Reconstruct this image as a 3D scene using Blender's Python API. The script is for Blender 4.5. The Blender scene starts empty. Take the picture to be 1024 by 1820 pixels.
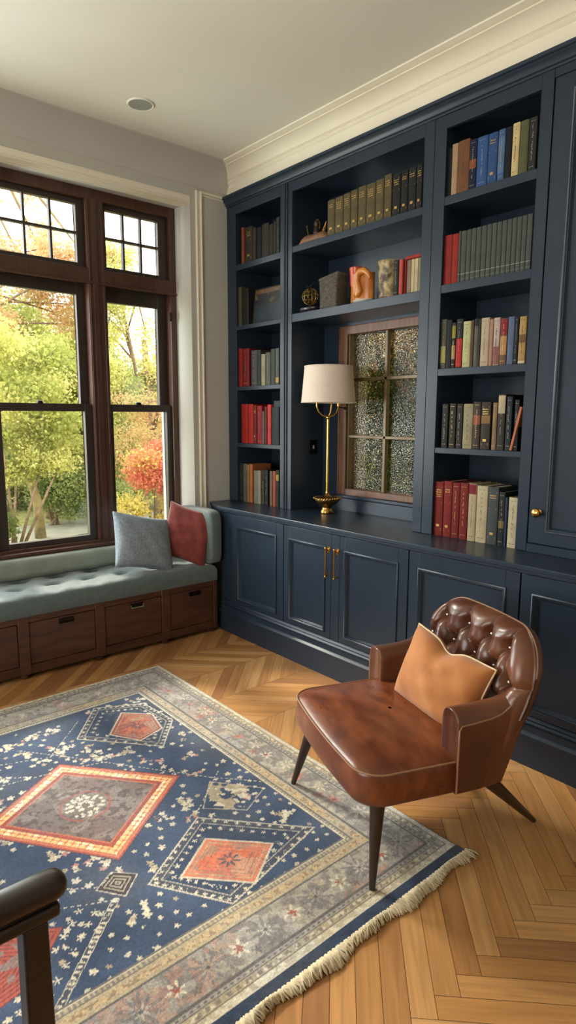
import bpy, bmesh, math, random
import numpy as np
from mathutils import Vector, Matrix
random.seed(7); RNG = np.random.default_rng(11)
SC = bpy.context.scene
COL = SC.collection
PI = math.pi
V3 = Vector

# ------------------------------------------------------------------ helpers
def lin(c):
    def f(v):
        v /= 255.0
        return v/12.92 if v <= 0.04045 else ((v+0.055)/1.055)**2.4
    return tuple(f(v) for v in c)

class MB:
    """collects shapes; build() links them as one mesh object"""
    def __init__(s): s.v = []; s.f = []
    def add(s, vs, fs):
        o = len(s.v); s.v += [tuple(v) for v in vs]; s.f += [tuple(i+o for i in f) for f in fs]; return s
    def box(s, x0, x1, y0, y1, z0, z1):
        return s.add([(x0,y0,z0),(x1,y0,z0),(x1,y1,z0),(x0,y1,z0),(x0,y0,z1),(x1,y0,z1),(x1,y1,z1),(x0,y1,z1)],
                     [(0,3,2,1),(4,5,6,7),(0,1,5,4),(1,2,6,5),(2,3,7,6),(3,0,4,7)])
    def prism(s, pts, axis, a, b):
        """polygon pts (2D, in the two other axes in order) extruded along axis from a to b"""
        n = len(pts)
        def mk(p, t):
            q = [p[0], p[1]]; q.insert(axis, t); return tuple(q)
        vs = [mk(p, a) for p in pts]+[mk(p, b) for p in pts]
        fs = [tuple(range(n))[::-1], tuple(range(n, 2*n))]+[(i, (i+1) % n, n+(i+1) % n, n+i) for i in range(n)]
        return s.add(vs, fs)
    def lathe(s, prof, c, n=32, sx=1, sy=1, caps=True):
        vs = []; fs = []
        m = len(prof)
        for i in range(n):
            a = 2*PI*i/n
            for r, z in prof: vs.append((c[0]+r*sx*math.cos(a), c[1]+r*sy*math.sin(a), c[2]+z))
        for i in range(n):
            j = (i+1) % n
            for k in range(m-1): fs.append((i*m+k, j*m+k, j*m+k+1, i*m+k+1))
        if caps:
            if prof[0][0] > 1e-5: fs.append(tuple(i*m for i in range(n))[::-1])
            if prof[-1][0] > 1e-5: fs.append(tuple(i*m+m-1 for i in range(n)))
        return s.add(vs, fs)
    def tube(s, pts, r, n=8, closed=False, flat=1.0):
        pts = [V3(p) for p in pts]; m = len(pts)
        rs = r if isinstance(r, (list, tuple)) else [r]*m
        vs = []; fs = []
        up = V3((0, 0, 1)); prev = None
        for i, p in enumerate(pts):
            if closed: t = pts[(i+1) % m]-pts[i-1]
            else: t = pts[min(i+1, m-1)]-pts[max(i-1, 0)]
            t.normalize()
            if prev is None:
                a = t.cross(up)
                if a.length < 1e-3: a = t.cross(V3((1, 0, 0)))
            else:
                a = prev-t*prev.dot(t)
            a.normalize(); prev = a; b = t.cross(a)
            for k in range(n):
                an = 2*PI*k/n
                vs.append(p+a*(rs[i]*math.cos(an))+b*(rs[i]*flat*math.sin(an)))
        for i in range(m if closed else m-1):
            j = (i+1) % m
            for k in range(n): fs.append((i*n+k, i*n+(k+1) % n, j*n+(k+1) % n, j*n+k))
        if not closed:
            fs.append(tuple(range(n))[::-1]); fs.append(tuple((m-1)*n+k for k in range(n)))
        return s.add(vs, fs)
    def sphere(s, c, r, n=12, sz=1.0):
        prof = [(r*math.sin(PI*i/n), -r*sz*math.cos(PI*i/n)) for i in range(n+1)]
        prof[0] = (1e-6, prof[0][1]); prof[-1] = (1e-6, prof[-1][1])
        return s.lathe(prof, c, n*2, caps=False)
    def grid(s, P, closed_u=False):
        """P[i][j] points"""
        m = len(P); n = len(P[0])
        vs = [q for row in P for q in row]
        fs = [(i*n+j, ((i+1) % m)*n+j, ((i+1) % m)*n+j+1, i*n+j+1) for i in range(m if closed_u else m-1) for j in range(n-1)]
        return s.add(vs, fs)
    def build(s, name, m, parent=None, smooth=False, bevel=0, seg=2, local=False, angle=40, sub=0):
        me = bpy.data.meshes.new(name)
        vs = np.array(s.v, dtype=float)
        if parent is not None and not local:
            q = parent; off = V3((0, 0, 0))
            while q is not None: off += q.location; q = q.parent
            vs = vs-np.array(off)
        me.from_pydata(vs.tolist(), [], s.f); me.update()
        bm = bmesh.new(); bm.from_mesh(me)
        bmesh.ops.remove_doubles(bm, verts=bm.verts, dist=1e-6)
        bmesh.ops.recalc_face_normals(bm, faces=bm.faces); bm.to_mesh(me); bm.free()
        o = bpy.data.objects.new(name, me); COL.objects.link(o)
        if parent is not None: o.parent = parent
        if m is not None: me.materials.append(m)
        if bevel:
            b = o.modifiers.new('Bevel', 'BEVEL'); b.width = bevel; b.segments = seg; b.limit_method = 'ANGLE'; b.angle_limit = math.radians(35)
            b.harden_normals = False; smooth = True
        if sub:
            b = o.modifiers.new('Sub', 'SUBSURF'); b.levels = sub; b.render_levels = sub
        if smooth:
            me.shade_smooth() if hasattr(me, 'shade_smooth') else None
            me.polygons.foreach_set('use_smooth', [True]*len(me.polygons))
            if angle < 180:
                me.set_sharp_from_angle(angle=math.radians(angle)) if hasattr(me, 'set_sharp_from_angle') else None
        return o

def empty(name, loc, rz=0):
    o = bpy.data.objects.new(name, None); COL.objects.link(o)
    o.location = loc; o.rotation_euler = (0, 0, rz); o.empty_display_size = 0.05
    return o
def tag(o, label=None, cat=None, group=None, kind=None):
    if label: o['label'] = label
    if cat: o['category'] = cat
    if group: o['group'] = group
    if kind: o['kind'] = kind
    return o
def structure(o): o['kind'] = 'structure'; return o
def copy_tree(o, parent=None):
    c = o.copy(); COL.objects.link(c)
    if parent is not None: c.parent = parent
    for ch in list(o.children): copy_tree(ch, c)
    return c

# ------------------------------------------------------------------ materials
def mat(name, col, rough=0.5, metal=0.0, spec=0.5, var=0.0, scale=8, col2=None, bump=0.0, bscale=60, coat=0.0,
        stretch=None, sheen=0.0, rvar=0.0, coords='Object', trans=0.0, detail=6, ramp=(0.35, 0.65), bdist=0.01):
    m = bpy.data.materials.new(name); m.use_nodes = True
    nt = m.node_tree; N = nt.nodes; L = nt.links
    b = N['Principled BSDF']
    if name.startswith('cloth_'): col = tuple(v*.86 for v in col)
    c = lin(col) if max(col) > 1.01 else col
    b.inputs['Base Color'].default_value = (*c, 1); b.inputs['Roughness'].default_value = rough
    b.inputs['Metallic'].default_value = metal; b.inputs['Specular IOR Level'].default_value = spec
    b.inputs['Coat Weight'].default_value = coat; b.inputs['Coat Roughness'].default_value = 0.2
    b.inputs['Sheen Weight'].default_value = sheen
    if trans: b.inputs['Transmission Weight'].default_value = trans
    tc = N.new('ShaderNodeTexCoord'); src = tc.outputs[coords]
    if stretch:
        mp = N.new('ShaderNodeMapping'); mp.inputs['Scale'].default_value = stretch
        L.new(src, mp.inputs[0]); src = mp.outputs[0]
    if var or col2:
        n = N.new('ShaderNodeTexNoise'); n.inputs['Scale'].default_value = scale; n.inputs['Detail'].default_value = detail
        L.new(src, n.inputs['Vector'])
        r = N.new('ShaderNodeValToRGB'); r.color_ramp.elements[0].position = ramp[0]; r.color_ramp.elements[1].position = ramp[1]
        c2 = lin(col2) if col2 else tuple(min(1, v*(1+var)) for v in c)
        c1 = c if col2 else tuple(v*(1-var) for v in c)
        r.color_ramp.elements[0].color = (*c1, 1); r.color_ramp.elements[1].color = (*c2, 1)
        L.new(n.outputs['Fac'], r.inputs[0]); L.new(r.outputs[0], b.inputs['Base Color'])
    if rvar:
        n = N.new('ShaderNodeTexNoise'); n.inputs['Scale'].default_value = scale*1.7; n.inputs['Detail'].default_value = 5
        L.new(src, n.inputs['Vector'])
        mr = N.new('ShaderNodeMapRange'); mr.inputs['From Min'].default_value = .3; mr.inputs['From Max'].default_value = .7
        mr.inputs['To Min'].default_value = max(0, rough-rvar); mr.inputs['To Max'].default_value = rough+rvar
        L.new(n.outputs['Fac'], mr.inputs['Value']); L.new(mr.outputs[0], b.inputs['Roughness'])
    if bump:
        n = N.new('ShaderNodeTexNoise'); n.inputs['Scale'].default_value = bscale; n.inputs['Detail'].default_value = 5
        L.new(src, n.inputs['Vector'])
        bp = N.new('ShaderNodeBump'); bp.inputs['Strength'].default_value = bump; bp.inputs['Distance'].default_value = bdist
        L.new(n.outputs['Fac'], bp.inputs['Height']); L.new(bp.outputs[0], b.inputs['Normal'])
    return m

def attr_mat(name, attr, rough=0.6, bump=0.0, bscale=300, spec=0.4, noise=0.0, nscale=40, sheen=0):
    m = bpy.data.materials.new(name); m.use_nodes = True
    nt = m.node_tree; N = nt.nodes; L = nt.links; b = N['Principled BSDF']
    a = N.new('ShaderNodeAttribute'); a.attribute_name = attr
    out = a.outputs['Color']
    tc = N.new('ShaderNodeTexCoord')
    if noise:
        n = N.new('ShaderNodeTexNoise'); n.inputs['Scale'].default_value = nscale; n.inputs['Detail'].default_value = 8
        L.new(tc.outputs['Object'], n.inputs['Vector'])
        mr = N.new('ShaderNodeMapRange'); mr.inputs['From Min'].default_value = .25; mr.inputs['From Max'].default_value = .75
        mr.inputs['To Min'].default_value = 1-noise; mr.inputs['To Max'].default_value = 1+noise
        L.new(n.outputs['Fac'], mr.inputs['Value'])
        mx = N.new('ShaderNodeVectorMath'); mx.operation = 'SCALE'
        L.new(out, mx.inputs[0]); L.new(mr.outputs[0], mx.inputs['Scale']); out = mx.outputs[0]
    L.new(out, b.inputs['Base Color'])
    b.inputs['Roughness'].default_value = rough; b.inputs['Specular IOR Level'].default_value = spec
    b.inputs['Sheen Weight'].default_value = sheen
    if bump:
        n = N.new('ShaderNodeTexNoise'); n.inputs['Scale'].default_value = bscale
        L.new(tc.outputs['Object'], n.inputs['Vector'])
        bp = N.new('ShaderNodeBump'); bp.inputs['Strength'].default_value = bump; bp.inputs['Distance'].default_value = .004
        L.new(n.outputs['Fac'], bp.inputs['Height']); L.new(bp.outputs[0], b.inputs['Normal'])
    return m

def wood_floor_mat():
    m = bpy.data.materials.new('oak_boards'); m.use_nodes = True
    nt = m.node_tree; N = nt.nodes; L = nt.links; b = N['Principled BSDF']
    a = N.new('ShaderNodeAttribute'); a.attribute_name = 'board'
    g = N.new('ShaderNodeAttribute'); g.attribute_name = 'grain'
    mp = N.new('ShaderNodeMapping'); mp.inputs['Scale'].default_value = (2.2, 34, 1)
    L.new(g.outputs['Vector'], mp.inputs[0])
    n = N.new('ShaderNodeTexNoise'); n.inputs['Scale'].default_value = 1.6; n.inputs['Detail'].default_value = 9; n.inputs['Distortion'].default_value = .6
    L.new(mp.outputs[0], n.inputs['Vector'])
    mr = N.new('ShaderNodeMapRange'); mr.inputs['From Min'].default_value = .3; mr.inputs['From Max'].default_value = .72
    mr.inputs['To Min'].default_value = .78; mr.inputs['To Max'].default_value = 1.14
    L.new(n.outputs['Fac'], mr.inputs['Value'])
    mx = N.new('ShaderNodeVectorMath'); mx.operation = 'SCALE'
    L.new(a.outputs['Color'], mx.inputs[0]); L.new(mr.outputs[0], mx.inputs['Scale'])
    L.new(mx.outputs[0], b.inputs['Base Color'])
    b.inputs['Roughness'].default_value = .42; b.inputs['Specular IOR Level'].default_value = .35
    bp = N.new('ShaderNodeBump'); bp.inputs['Strength'].default_value = .12; bp.inputs['Distance'].default_value = .003
    L.new(n.outputs['Fac'], bp.inputs['Height']); L.new(bp.outputs[0], b.inputs['Normal'])
    return m

def glass_mat(name, tint, gloss=0.06, texture=False):
    m = bpy.data.materials.new(name); m.use_nodes = True
    nt = m.node_tree; N = nt.nodes; L = nt.links
    for n in list(N): N.remove(n)
    o = N.new('ShaderNodeOutputMaterial'); t = N.new('ShaderNodeBsdfTransparent'); t.inputs[0].default_value = (*tint, 1)
    g = N.new('ShaderNodeBsdfGlossy'); g.inputs['Roughness'].default_value = .03
    mx = N.new('ShaderNodeMixShader'); mx.inputs[0].default_value = gloss
    L.new(t.outputs[0], mx.inputs[1]); L.new(g.outputs[0], mx.inputs[2]); L.new(mx.outputs[0], o.inputs[0])
    if texture:
        tc = N.new('ShaderNodeTexCoord'); v = N.new('ShaderNodeTexVoronoi'); v.inputs['Scale'].default_value = 95
        L.new(tc.outputs['Object'], v.inputs['Vector'])
        bp = N.new('ShaderNodeBump'); bp.inputs['Strength'].default_value = .5; bp.inputs['Distance'].default_value = .004
        L.new(v.outputs['Distance'], bp.inputs['Height']); L.new(bp.outputs[0], g.inputs['Normal'])
        nz = N.new('ShaderNodeTexNoise'); nz.inputs['Scale'].default_value = 150; nz.inputs['Detail'].default_value = 3
        L.new(tc.outputs['Object'], nz.inputs['Vector'])
        r = N.new('ShaderNodeValToRGB'); r.color_ramp.elements[0].position = .38; r.color_ramp.elements[1].position = .62
        r.color_ramp.elements[0].color = (*[c*.35 for c in tint], 1); r.color_ramp.elements[1].color = (*[c*1.6 for c in tint], 1)
        L.new(nz.outputs['Fac'], r.inputs[0]); L.new(r.outputs[0], t.inputs[0])
    return m

def leaf_mat(name, c1, c2, c3):
    m = bpy.data.materials.new(name); m.use_nodes = True
    nt = m.node_tree; N = nt.nodes; L = nt.links
    for n in list(N): N.remove(n)
    o = N.new('ShaderNodeOutputMaterial'); d = N.new('ShaderNodeBsdfDiffuse'); t = N.new('ShaderNodeBsdfTranslucent')
    mx = N.new('ShaderNodeMixShader'); mx.inputs[0].default_value = .5
    at = N.new('ShaderNodeAttribute'); at.attribute_name = 'hue'
    r = N.new('ShaderNodeValToRGB'); e = r.color_ramp.elements
    e[0].color = (*lin(c1), 1); e[1].color = (*lin(c3), 1); k = e.new(.5); k.color = (*lin(c2), 1)
    L.new(at.outputs['Fac'], r.inputs[0])
    L.new(r.outputs[0], d.inputs[0]); L.new(r.outputs[0], t.inputs[0])
    L.new(d.outputs[0], mx.inputs[1]); L.new(t.outputs[0], mx.inputs[2]); L.new(mx.outputs[0], o.inputs[0])
    return m

M = {}
NAVY = (37, 49, 63)
M['navy'] = mat('navy_satin_paint', NAVY, rough=.30, var=.06, scale=3, bump=.02, bscale=220, spec=.4)
M['wall'] = mat('warm_grey_wall_paint', (188, 185, 176), rough=.75, var=.03, scale=2, bump=.03, bscale=300)
M['ceiling'] = mat('ceiling_paint', (232, 228, 216), rough=.85, var=.02, scale=1.5)
M['trim'] = mat('white_trim_paint', (232, 224, 204), rough=.5, var=.02, scale=3)
M['winwood'] = mat('dark_stained_window_wood', (74, 47, 35), rough=.38, var=.22, scale=5, stretch=(14, 14, 1.2), bump=.08, bscale=30)
M['sash'] = mat('dark_sash_paint', (50, 41, 36), rough=.4, var=.12, scale=6)
M['nichewood'] = mat('reddish_window_frame_wood', (112, 74, 50), rough=.4, var=.22, scale=5, stretch=(10, 10, 1.4))
M['bronze'] = mat('bronze_glazing_bar', (104, 86, 60), rough=.4, metal=.3, var=.1)
M['glass'] = glass_mat('clear_window_glass', (.97, .98, .97), .05)
M['dimglass'] = glass_mat('rippled_dim_glass', (.36, .34, .26), .04, texture=True)  # tinted rippled glass; the dark tint also carries the garden's shade
M['bench'] = mat('brown_bench_wood', (76, 46, 31), rough=.45, var=.25, scale=4, stretch=(1.5, 12, 9), bump=.08, bscale=20)
M['darkmetal'] = mat('blackened_metal', (34, 30, 28), rough=.35, metal=.8)
M['brass'] = mat('polished_brass', (205, 160, 88), rough=.2, metal=1.0, var=.08, scale=12)
M['brass2'] = mat('aged_brass', (186, 146, 84), rough=.28, metal=1.0, var=.15, scale=30)
M['shade'] = mat('cream_linen_shade', (222, 206, 190), rough=.85, var=.03, scale=60, bump=.05, bscale=500)
M['cushion'] = mat('grey_green_velvet', (84, 98, 95), rough=.8, var=.1, scale=30, sheen=.35, bump=.05, bscale=400)
M['bolster'] = mat('silvery_green_velvet', (140, 148, 134), rough=.45, var=.1, scale=12, sheen=.3)
M['greypillow'] = mat('speckled_blue_grey_linen', (118, 130, 142), rough=.9, col2=(150, 160, 168), scale=90, bump=.15, bscale=350)
M['redpillow'] = mat('brick_red_linen', (106, 38, 32), rough=.85, col2=(124, 52, 44), scale=20, bump=.12, bscale=300, sheen=.2)
M['leather'] = mat('worn_brown_leather', (92, 42, 22), rough=.33, col2=(138, 76, 42), scale=9, stretch=(1, 2.2, 1.2), rvar=.06, bump=.05, bscale=90, spec=.55, ramp=(.36, .80), detail=8, bdist=.004, coat=.15)
M['leather2'] = mat('smooth_brown_leather', (84, 44, 28), rough=.32, col2=(122, 76, 50), scale=5, rvar=.06, bump=.04, bscale=90, spec=.6, ramp=(.4, .75), bdist=.004, coat=.2)
M['piping'] = mat('tan_leather_piping', (146, 106, 76), rough=.5)
M['chairleg'] = mat('near_black_walnut', (48, 34, 26), rough=.38, var=.2, scale=6, stretch=(12, 12, 1.5))
M['armwood'] = mat('dark_walnut_arm', (44, 30, 25), rough=.33, var=.25, scale=5, stretch=(2, 14, 14))
M['tanvelvet'] = mat('caramel_velvet', (164, 98, 42), rough=.8, col2=(184, 118, 58), scale=9, sheen=.3, bump=.06, bscale=250)
M['creampipe'] = mat('cream_piping', (226, 204, 160), rough=.6)
M['button'] = mat('silver_button', (200, 196, 190), rough=.15, metal=.9)
M['rug'] = attr_mat('woven_wool_pile', 'pattern', rough=.95, bump=.6, bscale=420, spec=.15, noise=.28, nscale=160, sheen=.15)
M['fringe'] = mat('cream_cotton_fringe', (206, 190, 158), rough=.95, var=.12, scale=60)
M['floor'] = wood_floor_mat()
M['floorgap'] = mat('floor_gap', (40, 26, 16), rough=.9)
M['pages'] = mat('book_pages', (206, 192, 160), rough=.9, var=.08, scale=20, stretch=(1, 80, 1))
M['gilt'] = mat('gilt_lettering', (184, 152, 88), rough=.4, metal=.6)
M['silver'] = mat('pale_lettering', (142, 140, 132), rough=.6)
M['dark'] = mat('dark_lettering', (52, 42, 34), rough=.6)
M['vent'] = mat('grey_speaker_mesh', (150, 150, 144), rough=.8, var=.1, scale=200)
M['bark'] = mat('grey_brown_bark', (138, 116, 92), rough=.95, var=.3, scale=12, bump=.4, bscale=20, bdist=.03)
M['paleb'] = mat('pale_bark', (150, 134, 94), rough=.95, var=.3, scale=9, bump=.3, bscale=18, bdist=.03)  # paler bark for two of the trunks
M['grass'] = mat('lawn', (128, 138, 80), rough=1, col2=(172, 168, 108), scale=6, bump=.3, bscale=60, bdist=.02)
M['path'] = mat('pale_garden_path', (170, 168, 152), rough=.95, var=.1, scale=5)
_bm = {}
def colmat(col, rough=.6, var=.12):
    k = (tuple(col), rough)
    if k not in _bm: _bm[k] = mat('cloth_%d_%d_%d' % tuple(col), col, rough=rough, var=var, scale=14, bump=.05, bscale=260, spec=.2)
    return _bm[k]

# ------------------------------------------------------------------ camera
F, PITCH, YAW, ROLL = 1119.4, .1504, .7064, .0041
cam = bpy.data.cameras.new('Camera'); co = bpy.data.objects.new('Camera', cam); COL.objects.link(co); SC.camera = co
cam.sensor_fit = 'HORIZONTAL'; cam.sensor_width = 36; cam.lens = F/1024*36; cam.clip_start = .02; cam.clip_end = 200
fw = V3((math.sin(YAW)*math.cos(PITCH), math.cos(YAW)*math.cos(PITCH), -math.sin(PITCH)))
rt = V3((math.cos(YAW), -math.sin(YAW), 0)); up = rt.cross(fw)
r2 = rt*math.cos(ROLL)+up*math.sin(ROLL); u2 = -rt*math.sin(ROLL)+up*math.cos(ROLL)
mw = Matrix.Identity(4)
for i in range(3): mw[i][0] = r2[i]; mw[i][1] = u2[i]; mw[i][2] = -fw[i]
mw.translation = (0, 0, 1.5)
co.matrix_world = mw

# ------------------------------------------------------------------ room numbers (metres)
XR, YW, H = 3.06, 3.84, 3.18          # east wall, window wall, ceiling height
XL, YB = -2.2, -1.6                   # far left wall, wall behind the camera
YF = 4.05                             # window frame plane
XO0, XO1, ZS, ZH = -.62, 2.40, .645, 2.92

# ---- walls
w = MB()
w.box(XL-.2, XO0, YW, YW+.45, 0, H); w.box(XO1, XR+.2, YW, YW+.45, 0, H)
w.box(XO0, XO1, YW, YW+.45, ZH, H); w.box(XO0, XO1, YF, YW+.45, 0, ZS)
structure(w.build('wall_back', M['wall']))
w = MB()       # east wall with the opening behind the middle bookcase
NY0, NY1, NZ0, NZ1 = 2.15, 2.99, .985, 2.075
w.box(XR, XR+.2, YB, NY0, 0, H); w.box(XR, XR+.2, NY1, YW, 0, H)
w.box(XR, XR+.2, NY0, NY1, 0, NZ0); w.box(XR, XR+.2, NY0, NY1, NZ1, H)
structure(w.build('wall_right', M['wall']))
w = MB()       # left wall with a large opening added to let light in (out of view)
w.box(XL-.2, XL, YB, .2, 0, H); w.box(XL-.2, XL, 2.6, YW, 0, H); w.box(XL-.2, XL, .2, 2.6, 0, .6); w.box(XL-.2, XL, .2, 2.6, 2.9, H)
structure(w.build('wall_left', M['wall']))
structure(MB().box(XL-.2, XR+.2, YB-.2, YB, 0, H).build('wall_front', M['wall']))
structure(MB().box(XL-.2, XR+.2, YB-.2, YW+.45, H, H+.15).build('ceiling', M['ceiling']))

# ---- crown mouldings
structure(MB().prism([(2.70, 3.0), (2.70, 3.082), (2.69, 3.088), (2.683, 3.096), (2.688, 3.103), (2.676, 3.108), (2.67, 3.116), (2.655, 3.132),
    (2.63, 3.148), (2.608, 3.156), (2.602, 3.157), (2.602, 3.163), (2.592, 3.164), (2.58, 3.170), (2.568, 3.173), (2.566, H), (3.06, H), (3.06, 3.0)][::-1],
    1, YB, YW).build('trim_1', M['trim'], smooth=True, angle=25))
structure(MB().prism([(YW, 3.02), (YW-.006, 3.025), (YW-.010, 3.036), (YW-.014, 3.05), (YW-.03, 3.085), (YW-.055, 3.115), (YW-.09, 3.142), (YW-.12, 3.155),
    (YW-.125, 3.157), (YW-.15, 3.172), (YW-.158, 3.173), (YW-.16, H), (YW, H)], 0, XL, 2.70).build('trim_2', M['wall'], smooth=True, angle=25))
# casing around the bay: ribs under the head, a ribbed panel frame right of the bay
m_ = MB()
for k, (y, z, r) in enumerate([(YW+.010, ZH, .012), (YW+.045, ZH, .009), (YW+.075, ZH, .012), (YW+.115, ZH, .008)]):
    m_.tube([(XO0, y, z), (XO1, y, z)], r, 10)
m_.box(XO0, XO1+.0, YW-.006, YW+.01, ZH+.0, ZH+.035)
structure(m_.build('trim_3', M['trim'], smooth=True))
m_ = MB()
for x, r in ((2.452, .010), (2.468, .006), (2.486, .010)):
    m_.tube([(x, YW-.003, .0), (x, YW-.003, 3.0)], r, 10)
m_.box(2.445, 2.495, YW-.006, YW, 0, 3.0)
m_.tube([(2.486, YW-.003, 2.995), (2.70, YW-.003, 2.995)], .009, 10); m_.tube([(2.486, YW-.003, 2.978), (2.70, YW-.003, 2.978)], .005, 10)
structure(m_.build('trim_4', M['trim'], smooth=True))

# ---- floor: herringbone near, chevron towards the window
def clip(poly, nx, ny, c):
    out = []
    for i in range(len(poly)):
        a, b = poly[i], poly[(i+1) % len(poly)]
        da = nx*a[0]+ny*a[1]-c; db = nx*b[0]+ny*b[1]-c
        if da >= 0: out.append(a)
        if (da >= 0) != (db >= 0):
            t = da/(da-db); out.append((a[0]+t*(b[0]-a[0]), a[1]+t*(b[1]-a[1])))
    return out
def clipall(p, x0, x1, y0, y1):
    for n in ((1, 0, x0), (-1, 0, -x1), (0, 1, y0), (0, -1, -y1)):
        if len(p) < 3: return []
        p = clip(p, *n)
    return p
s2 = math.sqrt(.5)
planks = []   # (polygon, direction angle)
W, Lp, c0 = .0685, .616, 1.128
g = .0007
def ab(a, b): return ((a-b)*s2, (a+b)*s2)
YT = 2.0
for row in range(-6, 5):
    for k in range(-90, 90):
        sa = row*Lp; sb = row*Lp
        a0 = c0-k*W+sa; b0 = k*W+sb
        if -4 < ab(a0, b0)[0] < 5 and -3 < ab(a0, b0)[1] < 4.5:
            planks.append(([ab(a0+g, b0+g), ab(a0+Lp-g, b0+g), ab(a0+Lp-g, b0+W-g), ab(a0+g, b0+W-g)], 0, YB, YT))
            a1 = c0-(k+1)*W+sa; b1 = (k+1)*W+sb
            planks.append(([ab(a1+g, b1-Lp+g), ab(a1+W-g, b1-Lp+g), ab(a1+W-g, b1-g), ab(a1+g, b1-g)], 1, YB, YT))
rows = [(2.0, 2.33, 0), (2.33, 2.66, 1), (2.66, 2.99, 0), (2.99, 3.32, 1), (3.32, 3.65, 0), (3.65, 4.1, 1)]
sx = .082
for (y0, y1, d) in rows:
    dx = (y1-y0)*(1 if d == 0 else -1)
    for k in range(-45, 75):
        x = k*sx
        planks.append(([(x+g, y0+g), (x+sx-g, y0+g), (x+sx-g+dx, y1-g), (x+g+dx, y1-g)], d, y0, y1))
fv, ff, fc, fg = [], [], [], []
oak = [(200, 146, 90), (192, 138, 82), (206, 154, 98), (184, 130, 78), (164, 114, 72), (196, 142, 86), (208, 158, 104), (190, 136, 84), (178, 126, 80)]
for poly, d, y0, y1 in planks:
    q = clipall(poly, XL, XR, max(YB, y0), min(YF, y1))
    if len(q) < 3: continue
    o = len(fv); c = np.array(lin(random.choice(oak)))*random.uniform(.78, .98)
    off = random.uniform(0, 50)
    for (x, y) in q:
        fv.append((x, y, 0)); fc.append((*c, 1))
        a_, b_ = (x+y)*s2, (y-x)*s2
        fg.append((a_+off, b_+off*.7, off) if d == 0 else (b_+off, a_+off*.7, off))
    ff.append(tuple(range(o, o+len(q))))
me = bpy.data.meshes.new('floor'); me.from_pydata(fv, [], ff)
at = me.color_attributes.new('board', 'FLOAT_COLOR', 'POINT'); at.data.foreach_set('color', np.array(fc, dtype=np.float32).ravel())
at = me.attributes.new('grain', 'FLOAT_VECTOR', 'POINT'); at.data.foreach_set('vector', np.array(fg, dtype=np.float32).ravel())
nf = len(ff)
bm = bmesh.new(); bm.from_mesh(me)
for f in bm.faces:
    if f.normal.z < 0: f.normal_flip()
vs = [bm.verts.new(v) for v in [(XL, YB, -.002), (XR, YB, -.002), (XR, YF, -.002), (XL, YF, -.002), (XL, YB, -.1), (XR, YB, -.1), (XR, YF, -.1), (XL, YF, -.1)]]
for idx in ((0, 1, 2, 3), (7, 6, 5, 4), (0, 4, 5, 1), (1, 5, 6, 2), (2, 6, 7, 3), (3, 7, 4, 0)):
    f = bm.faces.new([vs[i] for i in idx]); f.material_index = 1
bm.to_mesh(me); bm.free()
me.materials.append(M['floor']); me.materials.append(M['floorgap'])
fo = bpy.data.objects.new('floor', me); COL.objects.link(fo); structure(fo)

# ------------------------------------------------------------------ main window (three bays)
win = structure(empty('window_1', (1.0, YF, ZS)))
fr = MB()
bays = [(-.62+.06, .30), (.30, .97), (.97, 1.74), (1.895-.155*0, 2.40)]
fy0, fy1 = YF-.01, YF+.12
fr.box(XO0, XO1, fy0, fy1, 2.855, ZH); fr.box(XO0, XO1, fy0-.004, fy1, ZS, ZS+.022)
fr.box(XO1-.045, XO1-.0005, fy0-.002, fy1, ZS+.001, ZH-.001); fr.box(XO0+.0005, XO0+.05, fy0-.002, fy1, ZS+.001, ZH-.001)
# mullions
for x0, x1 in ((1.755, 1.872), (.99, 1.11), (.26, .38)):
    fr.box(x0, x1, fy0-.003, fy1, ZS+.001, ZH-.001)
    fr.box(x0+.03, x1-.05, fy0-.012, fy0, ZS+.02, 2.86)
    fr.tube([(x0+.012, fy0, ZS+.02), (x0+.012, fy0, 2.86)], .008, 8); fr.tube([(x1-.012, fy0, ZS+.02), (x1-.012, fy0, 2.86)], .006, 8)
# transom
fr.box(XO0, XO1, fy0-.004, fy1, 2.345, 2.435); fr.box(XO0, XO1, fy0-.016, fy0, 2.338, 2.352)
fr.build('window_frame', M['winwood'], win, bevel=.003)
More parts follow.
